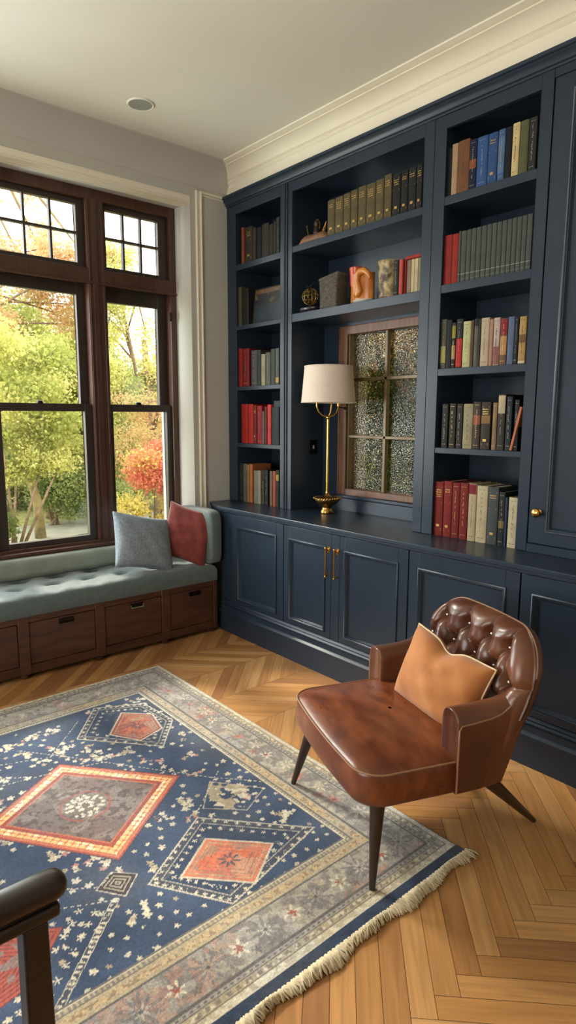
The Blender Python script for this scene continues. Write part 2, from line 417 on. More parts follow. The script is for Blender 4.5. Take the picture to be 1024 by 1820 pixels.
# stool (inside sill board)
MB().box(XO0, XO1, YF-.055, YF, ZS-.02, ZS+.004).build('window_sill', M['winwood'], win, bevel=.006)
bay = [(1.11, 1.755), (1.872, 2.355), (.38, .99), (-.57, .26)]
for bi, (x0, x1) in enumerate(bay):
    # glass edges: (lower sash) inset
    gl, gr = (x0+.07, x1-.05) if bi != 1 else (x0+.032, x1-.04)
    # transom light with glazing bars
    f = MB(); gz0, gz1 = 2.467, 2.82; ya, yb = YF+.025, YF+.065
    tl, tr = (x0+.115, x1-.05) if bi == 0 else ((x0+.03, x1-.07) if bi == 1 else (x0+.08, x1-.05))
    f.box(x0, tl, ya, yb, 2.435, 2.855); f.box(tr, x1, ya, yb, 2.435, 2.855); f.box(tl, tr, ya, yb, 2.435, gz0); f.box(tl, tr, ya, yb, gz1, 2.855)
    so = f.build('transom_sash', M['sash'], win, bevel=.003)
    b_ = MB(); nb = 3
    for k in range(1, nb):
        xx = tl+(tr-tl)*k/nb; b_.box(xx-.007, xx+.007, ya+.006, yb-.006, gz0, gz1)
    zz = (gz0+gz1)/2+.005; b_.box(tl, tr, ya+.005, yb-.005, zz-.007, zz+.007)
    b_.build('glazing_bar', M['sash'], so)
    MB().box(tl-.004, tr+.004, YF+.043, YF+.047, gz0-.004, gz1+.004).build('pane', M['glass'], so)
    # upper sash (outer plane)
    f = MB(); ya, yb = YF+.06, YF+.10; ul, ur = (x0+.05, x1-.055) if bi != 1 else (x0+.04, x1-.068)
    zt = 2.275 if bi != 1 else 2.25
    f.box(x0, ul, ya, yb, 1.53, 2.345); f.box(ur, x1, ya, yb, 1.53, 2.345); f.box(ul, ur, ya, yb, 1.53, 1.575); f.box(ul, ur, ya, yb, zt, 2.345)
    so = f.build('upper_sash', M['sash'], win, bevel=.003)
    MB().box(ul-.004, ur+.004, ya+.018, ya+.022, 1.571, zt+.004).build('pane', M['glass'], so)
    # lower sash (inner plane)
    f = MB(); ya, yb = YF+.012, YF+.055
    f.box(x0, gl, ya, yb, ZS+.022, 1.575); f.box(gr, x1, ya, yb, ZS+.022, 1.575); f.box(gl, gr, ya, yb, ZS+.022, .702); f.box(gl, gr, ya, yb, 1.528, 1.575)
    so = f.build('lower_sash', M['sash'], win, bevel=.003)
    MB().box(gl-.004, gr+.004, ya+.020, ya+.024, .698, 1.532).build('pane', M['glass'], so)
    xm = (x0+x1)/2-.01
    MB().lathe([(1e-5, .0), (.024, 0), (.022, .006), (.016, .018), (1e-5, .022)], (xm, ya+.02, 1.575), 20).build('sash_lock', M['darkmetal'], so, smooth=True)
# small latch on the right jamb
MB().box(2.34, 2.354, YF-.022, YF-.008, 2.16, 2.22).box(2.343, 2.352, YF-.028, YF-.02, 2.175, 2.205).build('jamb_latch', M['darkmetal'], win, bevel=.001)
MB().tube([(2.35, YF-.016, 1.05), (2.35, YF-.016, 2.20)], .0018, 6).build('pull_cord', M['silver'], win)

# ------------------------------------------------------------------ window added to the left wall (unseen, put in to let light in)
w3 = structure(empty('added_window_3', (XL, 1.4, .6)))
f = MB()
for y in (.2, .98, 1.79, 2.55): f.box(XL-.12, XL-.04, y, y+.05, .6, 2.9)
for z in (.6, 2.2, 2.85): f.box(XL-.115, XL-.045, .2, 2.6, z, z+.05)
f.build('window_frame', M['winwood'], w3)
# ------------------------------------------------------------------ niche window in the east wall
w2 = structure(empty('window_2', (3.0, 2.57, NZ0)))
f = MB(); a, b = 2.985, 3.10
for (y0, y1, z0, z1) in ((2.92, 2.992, .99, 2.072), (2.15, 2.215, .99, 2.072), (2.215, 2.92, 2.02, 2.072), (2.215, 2.92, .99, 1.03)):
    f.box(a, b, y0, y1, z0, z1)
f.tube([(a, 2.985, 1.0), (a, 2.985, 2.065)], .007, 8)
f.build('window_frame', M['nichewood'], w2, bevel=.004)
f = MB()
f.box(3.0, 3.03, 2.592, 2.612, 1.03, 2.02); f.box(3.0, 3.03, 2.215, 2.92, 1.725, 1.745); f.box(3.0, 3.03, 2.215, 2.92, 1.364, 1.382)
f.box(2.998, 3.034, 2.905, 2.92, 1.03, 2.02); f.box(2.998, 3.034, 2.215, 2.23, 1.03, 2.02)
f.build('glazing_bar', M['bronze'], w2, bevel=.002)
MB().box(3.034, 3.038, 2.20, 2.93, 1.02, 2.03).build('pane', M['dimglass'], w2)
MB().box(2.96, 3.06, 2.14, 3.0, .968, .99).build('window_sill', M['navy'], w2, bevel=.005)

# ------------------------------------------------------------------ built-in base cabinets
XF = 2.455
def ring(mb, y0, y1, z0, z1, x, prof):
    """moulding ring around a rectangle in the plane x; prof = [(inset, projection)]"""
    P = []
    for (cy, cz, sy, sz) in ((y0, z0, 1, 1), (y1, z0, -1, 1), (y1, z1, -1, -1), (y0, z1, 1, -1)):
        P.append([(x-pr, cy+sy*ins, cz+sz*ins) for ins, pr in prof])
    P.append(P[0]); mb.grid(P)
def panel_door(name, parent, y0, y1, z0, z1, py0, py1, pz0, pz1, x, th=.02):
    d = MB()
    d.box(x, x+th, y0, py0, z0, z1); d.box(x, x+th, py1, y1, z0, z1); d.box(x, x+th, py0, py1, z0, pz0); d.box(x, x+th, py0, py1, pz1, z1)
    d.box(x+.012, x+th, py0, py1, pz0, pz1)
    o = d.build(name, M['navy'], parent, bevel=.0015)
    r = MB(); ring(r, py0-.006, py1+.006, pz0-.006, pz1+.006, x, [(0, -.001), (.001, .006), (.006, .0085), (.011, .006), (.013, .0015), (.018, .001), (.022, -.006), (.026, -.012)])
    r.build('panel_moulding', M['navy'], o, smooth=True, angle=50)
    return o
def cabinet(name, y0, y1, label, doors, group='navy base cabinets under the worktop'):
    t = tag(empty(name, (2.60, (y0+y1)/2, 0)), label, 'cabinet', group)
    c = MB(); c.box(2.479, 3.04, y0+.001, y1-.001, .225, .845)
    c.build('body', M['navy'], t)
    for (a, b, pa, pb, hy) in doors:
        o = panel_door('door', t, a, b, .228, .843, pa, pb, .262, .762, XF)
        if hy:
            h = MB()
            h.tube([(XF-.028, hy, .60), (XF-.028, hy, .765)], [.0055]*2, 10)
            h.tube([(XF, hy, .75), (XF-.028, hy, .765)], .0055, 8); h.tube([(XF, hy, .612), (XF-.028, hy, .60)], .005, 8)
            h.sphere((XF-.028, hy, .60), .007, 6); h.sphere((XF-.028, hy, .765), .007, 6)
            h.box(XF-.002, XF, hy-.010, hy+.010, .735, .77)
            h.build('handle', M['brass'], o, smooth=True)
    return t
cabinet('base_cabinet', 2.921, 3.60, 'navy base cupboard with one panelled door beside the window seat, at the far left', [(2.924, 3.597, 2.992, 3.40, 0)])
t = cabinet('base_cabinet', 1.947, 2.919, 'navy double base cupboard with two long brass handles below the lamp', [(2.500, 2.916, 2.55, 2.862, 2.517), (1.950, 2.430, 2.015, 2.388, 2.446)])
MB().box(XF, XF+.02, 2.433, 2.497, .228, .843).build('centre_stile', M['navy'], t, bevel=.0015)
cabinet('base_cabinet', 1.345, 1.945, 'navy base cupboard with one panelled door behind the leather armchair', [(1.348, 1.942, 1.414, 1.880, 0)])
cabinet('base_cabinet', .70, 1.343, 'navy base cupboard at the right edge, right of the leather armchair back', [(.703, 1.340, .770, 1.283, 0)])
tag(MB().prism([(2.443, 0), (2.443, .130), (2.436, .134), (2.436, .144), (2.441, .149), (2.452, .156), (2.455, .182), (2.449, .188), (2.445, .196), (2.449, .203), (2.455, .207), (2.450, .212), (2.455, .218), (2.46, .2235), (2.60, .2235), (2.60, 0)][::-1], 1, .70, 3.60)
    .build('plinth', M['navy'], None, smooth=True, angle=28), 'continuous navy moulded plinth running along the floor under the base cupboards', 'plinth')
# return panel to the bay wall
tag(MB().prism([(2.456, 3.601), (2.54, 3.839), (3.04, 3.839), (3.04, 3.601)], 2, 0, .845).build('filler_panel', M['navy']), 'navy filler panel closing the cupboards against the window wall behind the seat arm', 'panel')
# worktop
wt = MB()
outer = [(3.04, .70), (2.436, .70), (2.436, 3.60), (2.522, 3.839), (3.04, 3.839)]
inner = [(3.04, .70), (2.448, .70), (2.448, 3.60), (2.532, 3.839), (3.04, 3.839)]
wt.prism(outer, 2, .862, .885); wt.prism(inner, 2, .846, .8625)
tag(wt.build('worktop', M['navy'], None, bevel=.004, seg=3), 'long navy painted worktop carrying the brass lamp, books and upper bookcases', 'worktop')

# ------------------------------------------------------------------ upper bookcases
XU, XBK = 2.70, 3.04
def stilebox(mb, y0, y1, z0=.8865, z1=2.935): mb.box(XU, XU+.022, y0, y1, z0, z1)
def bookcase(y0, y1, o0, o1, shelves, label, back='full', bottom=.8865):
    """y0..y1 outside, o0..o1 opening; shelves [(top, bottom)]"""
    t = tag(empty('bookcase', (2.87, (y0+y1)/2, .8865)), label, 'bookcase', 'navy built-in bookcases')
    f = MB(); f.box(XU, XU+.022, y0, o0, bottom, 2.935); f.box(XU, XU+.022, o1, y1, bottom, 2.935); f.box(XU, XU+.022, o0, o1, 2.875, 2.935)
    f.build('face_frame', M['navy'], t, bevel=.0015)
    s = MB().box(XU+.022, XBK, y0+.001, o0, bottom, 2.935); s.build('side_panel', M['navy'], t)
    s = MB().box(XU+.022, XBK, o1, y1-.001, bottom, 2.935); s.build('side_panel', M['navy'], t)
    MB().box(XU+.022, XBK, o0, o1, 2.90, 2.935).build('top_panel', M['navy'], t)
    bk = MB()
    if back == 'full': bk.box(XBK-.02, XBK, o0, o1, bottom, 2.90)
    else:
        bk.box(XBK-.02, XBK, o0, o1, 2.095, 2.90); bk.box(2.99, 3.04, 2.993, o1, bottom, 2.10); bk.box(2.99, 3.04, o0, 2.15, bottom, 2.10) if o0 < 2.15 else None
        bk.box(2.99, 3.04, 2.15, 2.993, 2.073, 2.10)
        bk.box(2.955, 3.04, o0, o1, bottom, .9675)
    bk.build('back_panel', M['navy'], t)
    for (zt, zb) in shelves:
        MB().box(XU+.002, XBK-.02, o0, o1, zb, zt).build('shelf', M['navy'], t, bevel=.002)
    return t
tL = bookcase(3.197, 3.838, 3.25, 3.735, [(2.54, 2.502), (2.128, 2.10), (1.71, 1.682), (1.31, 1.282)], 'narrow navy bookcase nearest the window wall, left of the brass lamp')
tC = bookcase(2.067, 3.195, 2.128, 3.137, [(2.55, 2.512), (2.143, 2.092)], 'wide navy middle bookcase with ornaments above the small window niche', back='niche')
tR = bookcase(1.463, 2.065, 1.518, 1.998, [(2.564, 2.523), (2.15, 2.11), (1.742, 1.706), (1.345, 1.316)], 'tall navy bookcase right of the brass lamp, with five rows of books')
for y, t_ in ((3.2065, tL), (3.1840, tC)):
    MB().tube([(XU-.001, y, .8865), (XU-.001, y, 2.93)], .0085, 10).build('stile_bead', M['navy'], t_, smooth=True)
# tall cupboard at the right edge
tc_ = tag(empty('tall_cupboard', (2.87, 1.03, .8865)), 'tall navy cupboard with a round brass knob at the right edge, standing on the worktop', 'cupboard')
MB().box(XU+.024, XBK, .60, 1.461, .8865, 2.935).build('body', M['navy'], tc_)
c = MB(); c.box(XU, XU+.022, .60, 1.461, 2.90, 2.935); c.box(XU, XU+.022, .60, 1.461, .8865, .925); c.box(XU, XU+.022, .60, .755, .8865, 2.935); c.build('face_frame', M['navy'], tc_)
d = panel_door('door', tc_, .76, 1.457, .93, 2.897, .84, 1.372, .99, 2.83, XU)
k = MB(); yk, zk = 1.407, 1.075
kp = [(1e-5, 0), (.014, 0), (.013, .004), (.007, .007), (.006, .018), (.010, .022), (.018, .027), (.021, .033), (.019, .040), (.011, .045), (1e-5, .047)]
n = 24; vs = []; fs = []
for i in range(n):
    a = 2*PI*i/n
    for r, h in kp: vs.append((XU-h, yk+r*math.cos(a), zk+r*math.sin(a)))
mm = len(kp)
for i in range(n):
    for q in range(mm-1): fs.append((i*mm+q, ((i+1) % n)*mm+q, ((i+1) % n)*mm+q+1, i*mm+q+1))
k.add(vs, fs).build('knob', M['brass'], d, smooth=True)
# navy cornice under the white crown
tag(MB().prism([(XU+.02, 2.936), (XU-.004, 2.936), (XU-.006, 2.945), (XU-.014, 2.948), (XU-.018, 2.960), (XU-.030, 2.972), (XU-.033, 2.974), (XU-.033, 2.980), (XU-.042, 2.984), (XU-.044, 2.9985), (XU+.02, 2.9985)], 1, .60, 3.838)
    .build('cornice', M['navy'], None, smooth=True, angle=28), 'dark navy moulded cornice running along the top of the bookcases', 'cornice')
# niche light switch
sw = tag(empty('light_switch', (2.89, 3.137, 1.296)), 'small black light switch plate on the niche side wall left of the lamp', 'switch')
MB().box(2.86, 2.93, 3.1315, 3.1368, 1.25, 1.345).build('plate', M['darkmetal'], sw, bevel=.002)
MB().box(2.888, 2.900, 3.125, 3.1315, 1.285, 1.31).build('toggle', M['silver'], sw, bevel=.001)

# ------------------------------------------------------------------ brass lamp
LX, LY = 2.79, 2.885
lp = tag(empty('table_lamp', (LX, LY, .885)), 'tall slender brass lamp with a cream drum shade on the worktop', 'lamp')
MB().lathe([(.030, .0005), (.040, .001), (.042, .006), (.040, .022), (.034, .028), (.030, .040), (.036, .050), (.060, .066), (.078, .082), (.084, .096), (.080, .104), (.066, .107), (.050, .104), (.030, .112), (.016, .122), (.010, .132), (1e-5, .134)],
           (LX, LY, .885), 40).build('base', M['brass2'], lp, smooth=True, angle=60)
rim = MB()
for i in range(30):
    a = 2*PI*i/30; rim.sphere((LX+.083*math.cos(a), LY+.083*math.sin(a), .885+.101), .0065, 5)
rim.build('beaded_rim', M['brass2'], lp, smooth=True)
MB().tube([(LX, LY, 1.0), (LX, LY, 1.50)], .0075, 14).sphere((LX, LY, 1.495), .013, 8).lathe([(.013, 0), (.009, .02), (.009, .03)], (LX, LY, 1.0), 16).build('stem', M['brass'], lp, smooth=True)
dv = V3((-.649+.35, -.76*0+.0, 0)); dv = V3((.76, -.65, 0))   # direction across the view
h = MB()
def hp(s, z): return (LX+dv.x*s, LY+dv.y*s, z)
h.tube([hp(-.072, 1.60), hp(-.072, 1.565), hp(-.060, 1.53), hp(-.036, 1.508), hp(0, 1.497), hp(.036, 1.508), hp(.054, 1.53), hp(.062, 1.558), hp(.066, 1.575)], .0052, 10)
h.tube([hp(0.004, 1.50), hp(.016, 1.53), hp(.020, 1.57), hp(.020, 1.62)], .005, 10)
h.lathe([(.010, 0), (.010, .018)], hp(.064, 1.565), 12)
h.build('harp', M['brass'], lp, smooth=True)
MB().tube([hp(.066, 1.56), hp(.10, 1.555)], .0035, 8).sphere(hp(.105, 1.553), .010, 6).build('switch_key', M['darkmetal'], lp, smooth=True)
s = MB(); sh = []
zb, zt_, rb, rt_ = 1.588, 1.808, .170, .150
for (r, z) in [(rb, zb), (rt_, zt_), (rt_-.003, zt_), (rb-.003, zb)]: sh.append((r, z))
n = 64; vs = []; fs = []
for i in range(n):
    a = 2*PI*i/n
    for r, z in sh: vs.append((LX+r*math.cos(a), LY+r*math.sin(a), z))
for i in range(n):
    for q in range(4): fs.append((i*4+q, ((i+1) % n)*4+q, ((i+1) % n)*4+(q+1) % 4, i*4+(q+1) % 4))
so = s.add(vs, fs).build('lamp_shade', M['shade'], lp, smooth=True)
MB().tube([(LX+rt_*math.cos(2*PI*i/48), LY+rt_*math.sin(2*PI*i/48), zt_) for i in range(48)], .0035, 8, closed=True).build('rim_trim', M['shade'], so, smooth=True)
MB().tube([(LX+rb*math.cos(2*PI*i/48), LY+rb*math.sin(2*PI*i/48), zb) for i in range(48)], .003, 8, closed=True).build('rim_trim', M['shade'], so, smooth=True)
sp = MB()
for a in (0, 2.1, 4.2): sp.tube([(LX, LY, zt_-.02), (LX+(rt_-.002)*math.cos(a), LY+(rt_-.002)*math.sin(a), zt_-.005)], .002, 6)
sp.tube([hp(.020, 1.60), (LX, LY, 1.66), (LX, LY, zt_-.018)], .004, 8)
sp.build('shade_carrier', M['brass'], lp)

# ------------------------------------------------------------------ window seat
BX0, BX1, BYF, BYB = -.60, 2.398, 3.575, 4.045
bs = tag(empty('window_seat', (.9, 3.8, 0)), 'long brown wooden bench chest with drawers in the window bay', 'bench')
c = MB()
c.box(BX0, BX1, BYF+.018, BYB-.002, .085, .372)                      # carcass
c.box(BX0, BX1, BYF, BYF+.02, .335, .372)                      # top rail
c.box(BX0, BX1, BYF, BYF+.02, .030, .082)                      # bottom rail
c.box(BX1-.02, BX1, BYF, BYB-.002, .03, .372)
for x in (2.395-.0, 1.995, 1.540, 1.085, .63, .175, -.28):
    a, b = (x-.03, x+.03) if x < 2.3 else (2.372, BX1)
    c.box(a, b, BYF-.004, BYF+.02, .03, .372)
c.build('carcass', M['bench'], bs, bevel=.002)
ys = [(2.028, 2.370), (1.574, 1.962), (1.118, 1.508), (.663, 1.052), (.208, .597), (-.247, .142)]
for i, (a, b) in enumerate(ys):
    d = MB().box(a, b, BYF+.004, BYF+.02, .0855, .3315).build('drawer_front', M['bench'], bs, bevel=.003)
    xm = (a+b)/2+.02
    p = MB(); p.box(xm-.045, xm+.045, BYF-.001, BYF+.006, .292, .322); p.build('recessed_pull', M['darkmetal'], d, bevel=.002)
    p = MB(); p.tube([(xm-.042, BYF-.003, .312), (xm-.042, BYF-.008, .296), (xm+.042, BYF-.008, .296), (xm+.042, BYF-.003, .312)], .0025, 8)
    p.build('bail_handle', M['silver' if i == 1 else 'darkmetal'], d)
for x in (2.37, 1.995, 1.54, 1.085, .63, .175, -.28):
    for y in (BYF+.035, BYB-.05):
        MB().lathe([(.020, .0005), (.026, .006), (.028, .015), (.022, .024), (.026, .0315)], (x, y, 0), 18).build('foot', M['bench'], bs, smooth=True)

# seat cushion (button tufted)
def tuft_grid(x0, x1, y0, y1, z0, z1, btn, name, m, parent=None):
    nx, ny = 300, 50
    top = []
    r = .05
    for i in range(nx+1):
        x = x0+(x1-x0)*i/nx; row = []
        for j in range(ny+1):
            y = y0+(y1-y0)*j/ny
            e = min(x-x0, x1-x, y-y0, y1-y)
            q = min(e/r, 1); z = z1-(1-math.sqrt(max(0, 1-(1-q)**2)))*.035
            for bx, by in btn:
                dx, dy = x-bx, y-by
                dd = dx*dx+dy*dy
                if dd < .06:
                    z -= .028*math.exp(-dd/.0011)
                    z -= .012*math.exp(-(dx*dx)/.012-(dy*dy)/.0007)*(.5+.5*math.cos(min(abs(dx)/.12, 1)*PI))
            z += .003*math.sin(x*23+y*9)*q+.002*math.sin(x*51-y*31)*q
            row.append((x, y, z))
        top.append(row)
    mb = MB(); mb.grid(top)
    # sides
    edge = [top[i][0] for i in range(nx+1)]+[top[nx][j] for j in range(1, ny+1)]+[top[i][ny] for i in range(nx-1, -1, -1)]+[top[0][j] for j in range(ny-1, 0, -1)]
    P = [[(p[0], p[1], p[2]), (p[0], p[1], (p[2]+z0)/2), (p[0], p[1], z0+.006), (p[0]+(.006 if p[0] < x0+.01 else 0), p[1]+(.006 if p[1] < y0+.01 else 0), z0)] for p in edge]
    P.append(P[0]); mb.grid(P)
    mb.add([(x0, y0+.006, z0), (x1, y0+.006, z0), (x1, y1, z0), (x0, y1, z0)], [(0, 1, 2, 3)])
    return mb.build(name, m, parent, smooth=True, angle=180)
btn = [(1.108+.228*k, 3.775) for k in range(-7, 6)]+[(1.195+.228*k-.0, 3.945) for k in range(-7, 6)]
btn = [b for b in btn if b[0] < 2.2]
sc_ = tag(empty('seat_cushion', (.9, 3.8, .372)), 'long grey-green tufted velvet cushion lying on the wooden window seat', 'cushion')
tuft_grid(BX0, 2.395, 3.560, 4.043, .3735, .487, btn, 'cushion_body', M['cushion'], sc_)
for bx, by in btn:
    if bx > .9: MB().sphere((bx, by, .452), .009, 6, .5).build('tufting_button', M['cushion'], sc_, smooth=True)
# bolster along the window
def rrect_bar(x0, x1, cy, cz, hy, hz, r, name, m):
    n = 8; prof = []
    for k, (sy, sz) in enumerate(((1, 1), (-1, 1), (-1, -1), (1, -1))):
        for i in range(n+1):
            a = PI/2*k+PI/2*i/n
            prof.append((cy+sy*(hy-r)+r*math.cos(a), cz+sz*(hz-r)+r*math.sin(a)))
    P = []
    for (x, s) in [(x0, .6), (x0+.006, .86), (x0+.02, 1), (x1-.02, 1), (x1-.006, .86), (x1, .6)]:
        P.append([(x, cy+(a-cy)*s, cz+(b-cz)*s) for a, b in prof+[prof[0]]])
    mb = MB().grid(P); mb.add(P[0][:-1], [tuple(range(len(prof)))]); mb.add(P[-1][:-1], [tuple(range(len(prof)))])
    return mb.build(name, m, None, smooth=True, angle=60)
tag(rrect_bar(-.58, 2.20, 3.995, .555, .042, .068, .041, 'bolster', M['bolster']), 'long silvery green bolster along the back of the window seat', 'bolster')

# ------------------------------------------------------------------ pillows
def pillow(name, w_, h_, t, m, Mx, parent=None, corner=.06, wr=.006, seed=0, dent=None, n=44):
    rs = random.Random(seed); ph = [rs.uniform(0, 6.28) for _ in range(8)]
    mb = MB(); faces = []
    for sgn in (1, -1):
        G = []
        for i in range(n+1):
            u = -1+2*i/n; row = []
            for j in range(n+1):
                v = -1+2*j/n
                # edges bow inward, corners stay out
                x = u*w_/2*(1-corner*(1-v*v)*0-corner*(1-abs(v)**2)*abs(u)**3)
                z = v*h_/2*(1-corner*(1-abs(u)**2)*abs(v)**3)
                e = (1-abs(u)**2.2)*(1-abs(v)**2.2)
                th = t/2*(max(e, 0)**.42)
                wv = wr*(math.sin(5*u+3*v+ph[0])+.7*math.sin(9*v-4*u+ph[1])+.5*math.sin(13*u+7*v+ph[2]))*max(e, 0)**.5
                if dent:
                    du, dvv, ds, da = dent
                    th -= da*math.exp(-((u-du)**2/(ds*ds)+(v-dvv)**2/(ds*1.6)**2))*max(e, 0)**.3
                    z -= da*.9*math.exp(-((u-du)**2/(ds*ds)))*max(0, v)**2
                row.append(Mx @ V3((x, sgn*(-th)+wv*sgn*-1*.6, z)))
            G.append(row)
        mb.grid(G)
    return mb.build(name, m, parent, smooth=True, angle=180), (lambda u, v: None)
def M4(loc, rx=0, ry=0, rz=0):
    return Matrix.Translation(loc) @ Matrix.Rotation(rz, 4, 'Z') @ Matrix.Rotation(rx, 4, 'X') @ Matrix.Rotation(ry, 4, 'Y')
R = math.radians
o, _ = pillow('throw_pillow', .44, .385, .15, M['greypillow'], M4((1.935, 3.745, .672), rx=R(-26), ry=R(15), rz=R(8)), corner=.10, seed=2, wr=.005)
tag(o, 'speckled blue-grey pillow leaning on the window seat in front of the red one', 'pillow')
o, _ = pillow('throw_pillow', .36, .39, .14, M['redpillow'], M4((2.255, 3.715, .69), rx=R(-12), ry=R(15), rz=R(-44)), corner=.10, seed=5, wr=.006)
tag(o, 'brick red pillow between the blue-grey pillow and the seat arm cushion', 'pillow')
def softbox(name, c, h, e, m):
    P = []; n1_, n2_ = 28, 40
    def pw(v, k): return math.copysign(abs(v)**k, v)
    for i in range(n1_+1):
        a = -PI/2+PI*i/n1_; row = []
        for j in range(n2_+1):
            b = 2*PI*j/n2_
            row.append((c[0]+h[0]*pw(math.cos(a), e)*pw(math.cos(b), e), c[1]+h[1]*pw(math.cos(a), e)*pw(math.sin(b), e), c[2]+h[2]*pw(math.sin(a), e)))
        P.append(row)
    return MB().grid(P).build(name, m, None, smooth=True, angle=180)
o = softbox('arm_cushion', (2.380, 3.765, .676), (.050, .232, .188), .30, M['cushion'])
tag(o, 'grey-green end cushion standing against the navy cupboards behind the red pillow', 'cushion')
# ------------------------------------------------------------------ ceiling speaker
v = tag(empty('ceiling_speaker', (1.80, 3.36, H)), 'small round grey speaker set into the ceiling near the window wall', 'speaker')
MB().lathe([(.062, -.001), (.064, -.006), (.070, -.007), (.074, -.004), (.075, -.0005)], (1.80, 3.36, H), 40, caps=False).build('ring', M['ceiling'], v, smooth=True)
MB().lathe([(1e-5, -.004), (.063, -.004), (.063, -.0005)], (1.80, 3.36, H), 40, caps=False).build('grille', M['vent'], v)
# ------------------------------------------------------------------ books
# every entry: (left edge y, width, height, cover colour, look, style)
BX = 2.714
ORD = ['first', 'second', 'third', 'fourth', 'fifth', 'sixth', 'seventh', 'eighth', 'ninth', 'tenth', 'eleventh', 'twelfth', 'thirteenth', 'fourteenth', 'fifteenth', 'sixteenth', 'seventeenth', 'eighteenth']
def book(yl, wd, ht, zs, col, label, group, style='gilt', patches=(), depth=.2, x=BX, round_=True, rough=.55, tilt=0):
    """style: gilt | white | dark | none -> spine lettering strokes; patches [(z0, z1, colour)] as fractions of the height"""
    wd -= .0012; yc = yl-wd/2-.0006
    root = tag(empty('book', (x, yc, zs)), label, 'book', group)
    rs = random.Random(int(yl*9973+zs*77))
    b = .0028; hw = wd/2
    c = MB()
    n = 6; rd = min(.005, hw*.4) if round_ else .0008
    spine = [(rd*(1-math.cos(PI/2*(i-n/2)/(n/2)))*1.0, hw*math.sin(PI/2*(i-n/2)/(n/2))) for i in range(n+1)]
    out = spine+[(depth, hw), (depth, hw-b), (.008, hw-b), (.008, -hw+b), (depth, -hw+b), (depth, -hw)]
    c.prism(out, 2, .0004, ht)
    c.build('cover', colmat(col, rough), root, local=True, smooth=True, angle=30)
    MB().box(.0085, depth-.004, -hw+b+.0002, hw-b-.0002, .003, ht-.004).build('page_block', M['pages'], root, local=True)
    def sx(y):   # spine x at y
        t = max(-1, min(1, y/hw)); return rd*(1-math.cos(math.asin(t)))
    for (p0, p1, pc) in patches:
        g_ = []
        for i in range(n+1):
            y = hw*.93*(-1+2*i/n); g_.append([(sx(y)-.0005, y, ht*p0), (sx(y)-.0005, y, ht*p1)])
        MB().grid(g_).build('spine_label', colmat(pc, rough), root, local=True)
    if style != 'none':
        m = {'gilt': M['gilt'], 'white': M['silver'], 'dark': M['dark']}[style]
        t = MB()
        def stroke(y0, y1, z0, z1):
            t.add([(sx(y0)-.0009, y0, z0), (sx(y1)-.0009, y1, z0), (sx(y1)-.0009, y1, z1), (sx(y0)-.0009, y0, z1)], [(0, 1, 2, 3)])
        if style == 'gilt' and ('and gilt' in label or (wd > .022 and rs.random() < .6)):
            for fz in (.1, .13, .62, .9): stroke(-hw*.8, hw*.8, ht*fz, ht*fz+.0015)
            z = ht*.84
            for ln in range(rs.randint(2, 4)):
                y = -hw*.6
                while y < hw*.55:
                    q = rs.uniform(.002, .005); stroke(y, min(y+q, hw*.62), z, z+rs.uniform(.003, .0065)); y += q+.0016
                z -= .011
            stroke(-hw*.35, hw*.35, ht*.17, ht*.17+.012)
        else:
            z = ht*rs.uniform(.2, .3)
            ze = ht*rs.uniform(.75, .9); a = min(hw*rs.uniform(.16, .3), .0045)
            while z < ze:
                q = rs.uniform(.0018, .0045); y0_ = rs.uniform(-1, 0)*a; stroke(y0_, y0_+a*rs.uniform(.5, 1.2), z, z+q); z += q+rs.uniform(.0014, .003)
                if rs.random() < .12: z += .012
            stroke(-hw*.6, hw*.6, ht*.08, ht*.08+.002); stroke(-hw*.6, hw*.6, ht*.93, ht*.93+.0015)
        t.build('spine_lettering', m, root, local=True)
    if tilt:
        root.rotation_euler = (tilt, 0, 0)
    return root
RED = (156, 40, 22); DRED = (112, 28, 20)
SER = (78, 84, 78)
K = (30, 31, 33)
